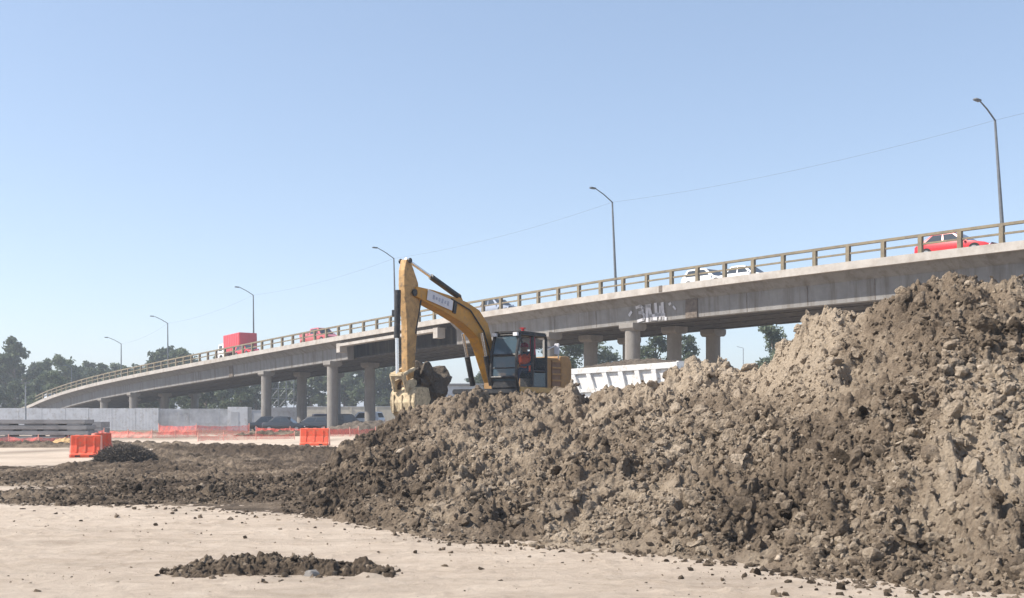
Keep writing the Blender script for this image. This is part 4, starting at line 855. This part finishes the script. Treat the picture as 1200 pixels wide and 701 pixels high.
# ------------------------------------------------------------------ site barriers, netting, slabs, hoarding
def barrier(px, D, L, H, rz, label):
    p = P(px, HOR, D); e = empty('road_barrier', (p.x, D, 0), rz); tag(e, label, 'barrier', 'orange plastic road barriers')
    prof = [(-.26, 0), (.26, 0), (.26, .12), (.2, .2), (.10, H*.55), (.085, H), (-.085, H), (-.10, H*.55), (-.2, .2), (-.26, .12)]
    mb = MB(); mb.prism(prof, -L/2, L/2, 'x'); mb.build('barrier_body', M['orange'], e, bevel=.03)
    for s in (-1, 1): mb = MB(); mb.prism([(x*.86, z*.98+.01) for x, z in prof], s*L/2-.04 if s < 0 else s*L/2, s*L/2 if s < 0 else s*L/2+.04, 'x'); mb.build('end_panel', M['orange_pale'], e)  # end panels paler than the body: sunlit brightness put into the colour
    mb = MB()
    for k in (-1, 0, 1): mb.box((k*L*.3, 0, H), (.16, .1, .05), None, .01)
    mb.build('filler_cap', M['orange_pale'], e)
    for k in (-1, 1): mb = MB(); mb.box((k*L*.24, 0, .065), (.22, .526, .09), None, .01); mb.build('fork_slot', M['black'], e)
    for k in (-1, 0, 1): mb = MB(); mb.prism([(-.225, .2), (.225, .2), (.125, H*.55), (.11, H*.9), (-.11, H*.9), (-.125, H*.55)], k*L*.3-.035, k*L*.3+.035, 'x'); mb.build('moulded_rib', M['orange'], e, bevel=.01)
    return e
barrier(101, 44, 1.12, .88, R(8), 'larger orange plastic barrier beside the dark brush pile on the left')
barrier(119, 48, 1.1, .9, R(74), 'orange plastic barrier turned end on behind the larger left one')
barrier(369, 61, 1.55, .95, R(-2), 'orange plastic barrier standing near the left tip of the heap')
def netting(pts, h, label, sag=.12):
    """pts: list of (px, D)"""
    e0 = P(pts[0][0], HOR, pts[0][1]); e = empty('safety_netting', (e0.x, e0.y, 0)); tag(e, label, 'netting', 'orange safety netting')
    W_ = [Vector(((px-600)/F*D-e0.x, D-e0.y, 0)) for px, D in pts]
    vs = []; fs = []; c = 0
    for a, b_ in zip(W_[:-1], W_[1:]):
        n = max(6, int((b_-a).length/.35))
        for k in range(n+1):
            q = k/n; p = a.lerp(b_, q); top = h-sag*4*q*(1-q)*(.5+.9*random.random()*.6)-.03*random.random(); j = .05*math.sin(k*1.7)
            vs += [(p.x, p.y+j, .02+.04*random.random()), (p.x, p.y-j*.7, top*.5), (p.x, p.y+j*.5, max(.12, top))]
            if k: m_ = len(vs)-6; fs += [(m_, m_+3, m_+4, m_+1), (m_+1, m_+4, m_+5, m_+2)]
        
    MB().add(vs, fs).build('mesh_sheet', M['net'], e)
    for p in W_: mb = MB(); mb.cyl((p.x, p.y, 0), (p.x, p.y, h+.12), .03, 8); mb.build('post', M['orange_pale'], e)
netting([(-30, 64), (10, 66), (45, 65), (80, 67)], .42, 'orange netting in front of the stacked concrete slabs', .15)
netting([(78, 74), (98, 73), (122, 70)], .75, 'orange netting rising behind the larger left barrier', .15)
netting([(124, 82), (150, 80), (178, 79), (205, 80), (232, 82)], .55, 'orange netting running along the grey shade net')
netting([(232, 70), (262, 72), (300, 74), (345, 76)], .45, 'orange netting at the foot of the nearer columns')
netting([(186, 92), (230, 90), (292, 92)], .85, 'orange netting close to the hoarding left of the columns')
netting([(385, 84), (410, 86), (440, 90)], .62, 'orange netting between the right barrier and the heap')
netting([(300, 96), (340, 94), (380, 92), (420, 94)], .6, 'low orange netting behind the column with the bright edge')
# stacked slabs
def stack():
    k = 0
    rows = [(0, -90, 106, 'bottom'), (1, -90, 104, 'second'), (2, -90, 102, 'third'), (3, -90, 100, 'topmost')]
    for lev, a, b_, nm in rows:
        D = 67; xa = (a-600)/F*D; xb = (b_-600)/F*D; L = xb-xa; z = .12+lev*.34
        mb = MB(); mb.box(((xa+xb)/2, D+.7, z+.13), (L, 1.5, .25), None, .02)
        o = mb.build('precast_slab', M['slab']); tag(o, nm+' long grey concrete slab of the stack at the left edge', 'concrete slab', 'stacked precast slabs')
        for q in range(7):
            xx = xa+.5+q*L/6.6+random.uniform(-.3, .3); mb = MB(); mb.box((xx, D+.72, z-.045), (random.choice([.25, .9, 1.3]), 1.35, .09)); o = mb.build('timber_block', M['slab']); tag(o, 'flat spacer block between two of the stacked slabs', 'spacer', 'spacer blocks in the slab stack')
    D = 70; xa = (60-600)/F*D; xb = (113-600)/F*D
    for lev in range(3):
        mb = MB(); mb.box(((xa+xb)/2, D+1.6, .25+lev*.40), (xb-xa, 1.5, .38), None, .02); o = mb.build('precast_block', M['slab']); tag(o, ['lowest', 'middle', 'upper'][lev]+' grey block of the rear stack at the slabs\' right end', 'concrete block', 'stacked precast blocks')
stack()
# ochre sand
def small_heap(name, px, D, rx, ry, h, mat, label, cat, cs=.15, k=700, amp=.8):
    n = 70; g_ = np.linspace(-1, 1, n); A, B = np.meshgrid(g_, g_); a = A.ravel(); b_ = B.ravel(); r2 = a*a+b_*b_
    x = a*rx; y = b_*ry; z = h*np.clip(1-r2, 0, 1)**.8*(.7+.6*fbm(x*1.2, y*1.2, k))+amp*clods(x, y, cs, k+1)*np.clip((1-r2)*3, 0, 1)-.03
    I = np.arange(n*n).reshape(n, n); Q = np.stack([I[:-1, :-1].ravel(), I[:-1, 1:].ravel(), I[1:, 1:].ravel(), I[1:, :-1].ravel()], 1)
    Q = Q[(r2[Q] < 1.02).all(1)]
    o = fast_mesh(name, np.stack([x, y, z], 1), Q, mat, smooth=True, attrs={'damp_shade': np.full(n*n, .5)}); p = P(px, HOR, D); o.location = (p.x, D, 0); tag(o, label, cat); return o
small_heap('sand_pile', 76, 62, 1.0, .8, .42, M['sand'], 'small ochre sand pile in front of the stacked slabs', 'sand pile')
small_heap('dirt_pile', 450, 100, 6, 4, 1.0, M['dark_earth'], 'dark low dirt pile beneath the overpass behind the heap', 'dirt pile', .5, 720)
for q, (px, D, rx, h) in enumerate([(30, 58, 4, .22), (150, 60, 4.5, .2), (270, 56, 5, .16), (215, 40, 3.5, .18), (330, 88, 4, .35)]):
    small_heap('dirt_pile', px, D, rx, 1.2, h, M['clod'], ['thin dirt bank below the netting at the left edge', 'thin dirt bank behind the dark brush pile', 'thin dirt bank in front of the two near columns', 'flat dirt bank right of the brush pile', 'low dirt bank at the foot of the bright column'][q], 'dirt pile', .3, 740+q*9)
# brush pile
n = 6000; th = rng.uniform(0, 6.28, n); rad = np.sqrt(rng.random(n)); cx = (147-600)/F*39; X = cx+rad*np.cos(th)*1.02; Y = 39+rad*np.sin(th)*.7
Zz = .62*np.sqrt(np.clip(1-rad**2, 0, 1))*rng.random(n)**.4
a = rng.normal(size=(n, 3)); a[:, 2] = np.abs(a[:, 2])*.6; a /= np.linalg.norm(a, axis=1)[:, None]; ln = rng.uniform(.08, .42, n)
b2 = np.cross(a, rng.normal(size=(n, 3))); b2 /= np.linalg.norm(b2, axis=1)[:, None]; c0 = np.stack([X, Y, Zz], 1); hw = .010
p0 = c0-a*ln[:, None]*.5; p1 = c0+a*ln[:, None]*.5; c3 = np.cross(a, b2)
V = np.stack([p0+b2*hw, p0-b2*hw*.5+c3*hw, p0-b2*hw*.5-c3*hw, p1+b2*hw, p1-b2*hw*.5+c3*hw, p1-b2*hw*.5-c3*hw], 1).reshape(-1, 3)
bq = np.arange(n)[:, None, None]*6; Q = (np.array([[0, 1, 4, 3], [1, 2, 5, 4], [2, 0, 3, 5]])[None]+bq).reshape(-1, 4)
o = fast_mesh('brush_pile', V, Q, simple('dead_twigs', (.13, .11, .09), .95, var=.5, scale=6), smooth=False); tag(o, 'dark heap of dead twigs and soil right of the larger left barrier', 'brush pile')
core = small_heap('brush_core', 147, 39, .9, .6, .26, M['dark_earth'], None, None, .12, 760); core.parent = o; core.location = (cx, 39, 0)
for kk in ('label', 'category'):
    if kk in core: del core[kk]
# hoarding
def hoarding(pxa, pxb, D, h, label, name='site_hoarding', mat='hoard', panel=2.44, D2=None):
    D2 = D2 or D; a = Vector(((pxa-600)/F*D, D, 0)); b_ = Vector(((pxb-600)/F*D2, D2, 0)); L = (b_-a).length; n = max(1, int(L/panel)); e = empty(name, a, math.atan2((b_-a).y, (b_-a).x)); tag(e, label, 'fence')
    for k in range(n):
        mb = MB(); x0 = k*L/n; x1 = x0+L/n-.03; zt_ = h+random.uniform(-.03, .03)
        if mat == 'hoard':
            m_ = 14; vs = []; fs = []
            for q in range(m_+1):
                x = x0+(x1-x0)*q/m_; yy = .005 if q % 2 else 0
                vs += [(x, yy, .05), (x, yy, zt_)]
                if q: fs.append((2*q-2, 2*q, 2*q+1, 2*q-1))
            mb.add(vs, fs)
        else: mb.box(((x0+x1)/2, 0, h/2), (x1-x0, .02, h-.1))
        mb.build('panel', M[mat], e)
    for k in range(n+1): mb = MB(); mb.cyl((k*L/n, .07, 0), (k*L/n, .07, h+.05), .035, 8); mb.build('post', M['galv'], e)
hoarding(-60, 186, 117, 2.38, 'white corrugated hoarding behind the stacked slabs')
hoarding(187, 292, 118, 2.38, 'grey translucent shade net fence left of the bright edged column', 'shade_net_fence', 'shade_net')
hoarding(306, 348, 124, 2.5, 'short run of white hoarding between two columns', 'site_hoarding')
# skip container (white box) beside column
e = empty('site_cabin', P(281, HOR, 116)); e.location.z = 0; tag(e, 'small white site cabin against the shade net', 'cabin')
mb = MB(); mb.box((0, 0, 1.25), (2.1, 1.8, 2.5), None, .03)
mb.build('cabin_body', M['hoard'], e); mb = MB(); mb.box((-.3, -.905, 1.05), (.8, .03, 1.9)); mb.build('door', M['wall_pale'], e)
# mast at left
e = empty('light_mast', (P(30, HOR, 110).x, 110, 0)); tag(e, 'slim pale mast with a flat floodlight bar at the left, in front of the trees', 'mast')
mb = MB(); mb.tube([(0, 0, 0), (0, 0, 4.8)], [.09, .06], 10); mb.build('pole', M['galv'], e, True)
mb = MB(); mb.box((0, 0, 4.85), (.9, .2, .1)); mb.build('crossbar', M['pole_dark'], e)
# little distant lamps
for px, py, D, lab in ((747, 398, 190, 'thin distant pole seen beneath the overpass right of the pale column'), (871, 408, 210, 'thin distant lamp pole in the bright gap left of the lone tree')):
    p = P(px, py, D); e = empty('distant_lamp', (p.x, D, 0)); tag(e, lab, 'lamp pole')
    mb = MB(); mb.tube([(0, 0, 0), (0, 0, p.z)], [.12, .07], 8); mb.build('pole', M['galv'], e); mb = MB(); mb.cyl((0, 0, p.z), (-1.2, 0, p.z+.3), .04, 8); mb.build('arm', M['galv'], e)
# steel lattice frame behind hoarding
e = empty('steel_frame', (P(308, HOR, 150).x, 150, 0)); tag(e, 'pale steel lattice frame behind the white hoarding under the overpass', 'steel frame')
for k in range(5):
    mb = MB(); mb.box((k*1.05, 0, 3.2), (.09, .09, 6.4)); mb.build('upright', M['galv'], e)
for z in (2.6, 3.9, 5.2, 6.3): mb = MB(); mb.box((2.1, 0, z), (4.3, .07, .08)); mb.build('crossbeam', M['galv'], e)
mb = MB()
for k in range(4): mb.cyl((k*1.05, .0, 3.9), (k*1.05+1.05, 0, 5.2), .03, 6); mb.cyl((k*1.05, 0, 2.6), (k*1.05+1.05, 0, 3.9), .03, 6)
mb.build('bracing', M['galv'], e)
# walls/buildings seen through under the bridge
def wall(pxa, pxb, D, h, mat, label, D2=None):
    D2 = D2 or D; a = Vector(((pxa-600)/F*D, D, 0)); b_ = Vector(((pxb-600)/F*D2, D2, 0)); e = empty('boundary_wall', a, math.atan2((b_-a).y, (b_-a).x)); L = (b_-a).length; tag(e, label, 'wall')
    mb = MB(); mb.box((L/2, 0, h/2), (L, .25, h)); mb.build('masonry', M[mat], e)
    mb = MB(); mb.box((L/2, 0, h+.05), (L+.06, .36, .1)); mb.build('coping', M['wall_pale'], e)
    for k in range(int(L/4)+1): mb = MB(); mb.box((min(L, k*4), -.16, h/2-.02), (.3, .1, h-.05)); mb.build('pilaster', M[mat], e)
wall(352, 560, 175, 2.9, 'wall_cream', 'long cream boundary wall seen between the columns')
wall(-200, 306, 190, 2.4, 'wall_pale', 'pale far wall behind the hoarding on the left')
def shed(px, D, w_, d, h, label, mat='wall_pale', n=3):
    p = P(px, HOR, D); e = empty('low_building', (p.x, D, 0)); tag(e, label, 'building')
    mb = MB(); mb.box((0, 0, h/2), (w_, d, h)); mb.build('wall', M[mat], e); mb = MB(); mb.box((0, 0, h+.12), (w_+.5, d+.5, .22)); mb.build('roof', M['slab'], e)
    for k in range(n):
        mb = MB(); xx = -w_/2+(k+.5)*w_/n; mb.box((xx, -d/2-.02, h*.6), (w_/n*.5, .08, h*.3)); mb.build('window', M['glass'], e)
shed(538, 150, 6.5, 5, 5.6, 'pale blue grey low building seen under the excavator boom')
shed(512, 170, 5, 5, 3.6, 'smaller pale shed left of the low building under the boom', 'wall_cream', 2)
# parked vehicles under the bridge
for px, D, pm, st_, lab, rz in ((318, 113, 'charcoal', 'sedan', 'dark parked car just right of the near column under the overpass', 8), (335, 110, 'charcoal', 'sedan', 'black parked car with long roof under the overpass', -6),
        (388, 116, 'navy', 'suv', 'navy parked car between the two near columns', 15), (408, 112, 'charcoal', 'suv', 'charcoal parked off-road car right of the bright column', 5), (366, 112, 'charcoal', 'hatch', 'dark small parked car left of the bright column', 170)):
    c_ = car('parked_car', M[pm], lab, 'car', 4.4, 1.78, 1.5 if st_ != 'suv' else 1.75, st_, 'cars parked under the overpass'); c_.location = (P(px, HOR, D).x, D, 0); c_.rotation_euler = (0, 0, R(rz))
c_ = car('parked_van', M['white'], 'white van parked under the overpass left of the heap', 'van', 4.6, 1.85, 2.0, 'suv', 'cars parked under the overpass'); c_.location = (P(427, HOR, 128).x, 128, 0); c_.rotation_euler = (0, 0, R(160))
# grass beyond
n = 9000; X = rng.uniform(-24, 25, n); Y = rng.uniform(112, 172, n); ok = fbm(X*.06, Y*.06, 801) > .5; X = X[ok]; Y = Y[ok]; n = len(X)
hg = rng.uniform(.2, .8, n); an = rng.uniform(0, 6.28, n); dx = np.cos(an)*.25; dy = np.sin(an)*.25; z0_ = np.zeros(n)
V = np.stack([np.stack([X-dx, Y-dy, z0_], 1), np.stack([X+dx, Y+dy, z0_], 1), np.stack([X+dx*1.5+.1, Y+dy, hg], 1), np.stack([X-dx*1.5, Y-dy, hg*.8], 1)], 1).reshape(-1, 3)
o = fast_mesh('grass', V, np.arange(n*4).reshape(n, 4), M['grass'], smooth=False); tag(o, 'patches of dry grass under and beyond the overpass', kind='stuff')

# ------------------------------------------------------------------ trees
def tree_meshes(sd, H, W_, style, leaf, n):
    r_ = np.random.default_rng(sd); rnd = random.Random(sd)
    tk = MB(); th_ = H*.42; tk.tube([(0, 0, -.2), (.1*rnd.uniform(-1, 1), 0, th_*.5), (.25*rnd.uniform(-1, 1), .1, th_), (0, 0, H*.75)], [H*.024, H*.019, H*.014, H*.005], 8)
    blobs = []; nb = 15 if style != 'slim' else 12
    for k in range(nb):
        q = (k+.5)/nb
        if style == 'tall': z = H*(.28+.68*q); rr = W_*.5*(math.sin(math.pi*min(1, .25+.8*q))**.8); br_ = W_*rnd.uniform(.13, .25)
        elif style == 'slim': z = H*(.15+.8*q); rr = W_*.32*math.sin(math.pi*(.15+.8*q)); br_ = W_*rnd.uniform(.22, .32)
        else: z = H*(.32+.58*q); rr = W_*.5*math.sqrt(max(.05, 1-((q-.35)/.72)**2)); br_ = W_*rnd.uniform(.16, .28)
        a_ = rnd.uniform(0, 6.28); rad = rr*rnd.uniform(.35, 1); c_ = (rad*math.cos(a_), rad*math.sin(a_), z); blobs.append((c_, br_))
        tk.tube([(0, 0, min(z*.8, H*.7)), (c_[0]*.5, c_[1]*.5, z*.9), c_], [H*.008, H*.005, H*.002], 5)
    wts = np.array([b_[1]**2 for b_ in blobs]); wts /= wts.sum(); idx = r_.choice(nb, n, p=wts)
    C = np.array([b_[0] for b_ in blobs])[idx]; Rr = np.array([b_[1] for b_ in blobs])[idx]
    d = r_.normal(size=(n, 3)); d /= np.linalg.norm(d, axis=1)[:, None]; d[:, 2] *= .75
    # sub-clumping
    sub = r_.normal(size=(nb*9, 3)); sub /= np.linalg.norm(sub, axis=1)[:, None]; sub[:, 2] *= .75; si = idx*9+r_.integers(0, 9, n)
    d = d*.42+sub[si]*.75
    Pp = C+d*(Rr*(.55+.5*r_.random(n)))[:, None]
    a_ = r_.normal(size=(n, 3)); a_ /= np.linalg.norm(a_, axis=1)[:, None]; b2 = np.cross(a_, r_.normal(size=(n, 3))); b2 /= np.linalg.norm(b2, axis=1)[:, None]
    s_ = leaf*(.5+r_.random(n))[:, None]
    V = np.stack([Pp-a_*s_, Pp-b2*s_*.45, Pp+a_*s_, Pp+b2*s_*.45], 1).reshape(-1, 3)
    return tk, V, np.arange(n*4).reshape(n, 4)
def make_tree(sd, H, W_, style, leaf, n, mat, name='tree'):
    tk, V, Q = tree_meshes(sd, H, W_, style, leaf, n); e = empty(name, (0, 0, 0)); tk.build('trunk', M['bark'], e)
    fast_mesh('crown', V, Q, M[mat], e, smooth=False); return e
def place(e, px, D, s=1, rz=0, label='', group=None, z=0, cat='tree'):
    e.location = ((px-600)/F*D, D, z); e.scale = (s, s, s); e.rotation_euler = (0, 0, rz); tag(e, label, cat, group)
place(make_tree(3, 16, 9, 'tall', .32, 9000, 'leaf'), 17, 205, 1, 0, 'tallest leafy tree at the left edge, towering over the fence')
place(make_tree(5, 12.5, 5.4, 'slim', .19, 9000, 'leaf2'), 906, 130, 1.0, 1, 'lone slim green tree beneath the overpass left of the high heap')
place(make_tree(8, 13.4, 6.6, 'tall', .22, 5500, 'leaf'), 768, 150, 1, 0, 'tree seen between the pale and the dark column')
place(make_tree(9, 13.2, 5.4, 'tall', .2, 4500, 'leaf'), 806, 155, 1, 0, 'feathery tree seen between the two dark columns')
place(make_tree(12, 15.5, 8, 'broad', .22, 7000, 'leaf2'), 690, 160, 1, 0, 'green tree seen just left of the pale graffiti column')
place(make_tree(14, 14.5, 8, 'broad', .22, 7000, 'leaf'), 652, 150, 1, 0, 'dark green tree rising behind the excavator counterweight')
protos = [make_tree(30+k, 10.5, [6.5, 7.5, 5.5, 8, 6][k], ['broad', 'tall', 'broad', 'broad', 'tall'][k], .30, 4200, ['leaf', 'leaf', 'leaf2', 'leaf', 'leaf'][k]) for k in range(5)]
spots = []
top = [(-6, 416), (8, 436), (40, 428), (52, 424), (66, 430), (76, 415), (92, 428), (105, 424), (120, 427), (133, 424), (150, 428), (163, 425), (178, 428), (187, 412), (203, 406), (216, 408), (228, 424)]
for k, (px, y) in enumerate(top):
    D = 215+((k*37) % 5)*9; h = 1.7+(HOR-y)*D/F; spots.append((px, D, h, 0))
for k in range(14): spots.append((-6+k*22+(k*7) % 9, 178+(k*13) % 17, 6.6+(k*5 % 4)*.8, 0))
for k in range(18):
    px = 236+k*21+(k*11) % 8
    if 498 < px < 560: continue
    spots.append((px, 205+(k*29) % 30, 11+(k*3 % 4), 1))
for k, px in enumerate([556, 572, 590, 610, 630, 712, 735]): spots.append((px, 185+k*4, [8, 9, 12, 12, 12, 11, 7][k], 1))
first = [True]*5
ORD = ['first', 'second', 'third', 'fourth', 'fifth', 'sixth', 'seventh', 'eighth', 'ninth', 'tenth', 'eleventh', 'twelfth', 'thirteenth', 'fourteenth', 'fifteenth', 'sixteenth', 'seventeenth', 'eighteenth', 'nineteenth', 'twentieth']
rows = {}
for t_ in spots: rows.setdefault((t_[3], t_[1] > 200), []).append(t_[0])
def tree_label(px, D, g_):
    r_ = (g_, D > 200); k_ = ORD[min(19, sorted(rows[r_]).index(px))]
    return {(0, True): k_+' tree from the left in the tall hazy back row behind the left fence', (0, False): k_+' tree from the left in the low front row behind the left fence',
            (1, True): k_+' tree from the left in the far row beyond the overpass columns', (1, False): k_+' dark tree from the left in the near row behind the excavator'}[r_]
for k, (px, D, h, g_) in enumerate(spots):
    q = (k*3) % 5 if k % 2 else (k*2) % 5
    if first[q]: o = protos[q]; first[q] = False
    else: o = copy_tree(protos[q])
    place(o, px, D, h/10.3, k*1.3, tree_label(px, D, g_), ['trees behind the left fence', 'trees beyond the overpass columns'][g_])

# ------------------------------------------------------------------ haze
hz = MB(); hz.box((0, 0, 14), (4700, 4700, 32)); ho = hz.build('haze', None); m = bpy.data.materials.new('haze'); m.use_nodes = True; nt = m.node_tree; nt.nodes.clear()
pv = nt.nodes.new('ShaderNodeVolumePrincipled'); pv.inputs['Color'].default_value = (.88, .93, 1.0, 1); pv.inputs['Density'].default_value = .0009; pv.inputs['Anisotropy'].default_value = .3
ou = nt.nodes.new('ShaderNodeOutputMaterial'); nt.links.new(pv.outputs[0], ou.inputs['Volume']); ho.data.materials.append(m); tag(ho, 'thin pale haze in the air', kind='stuff')
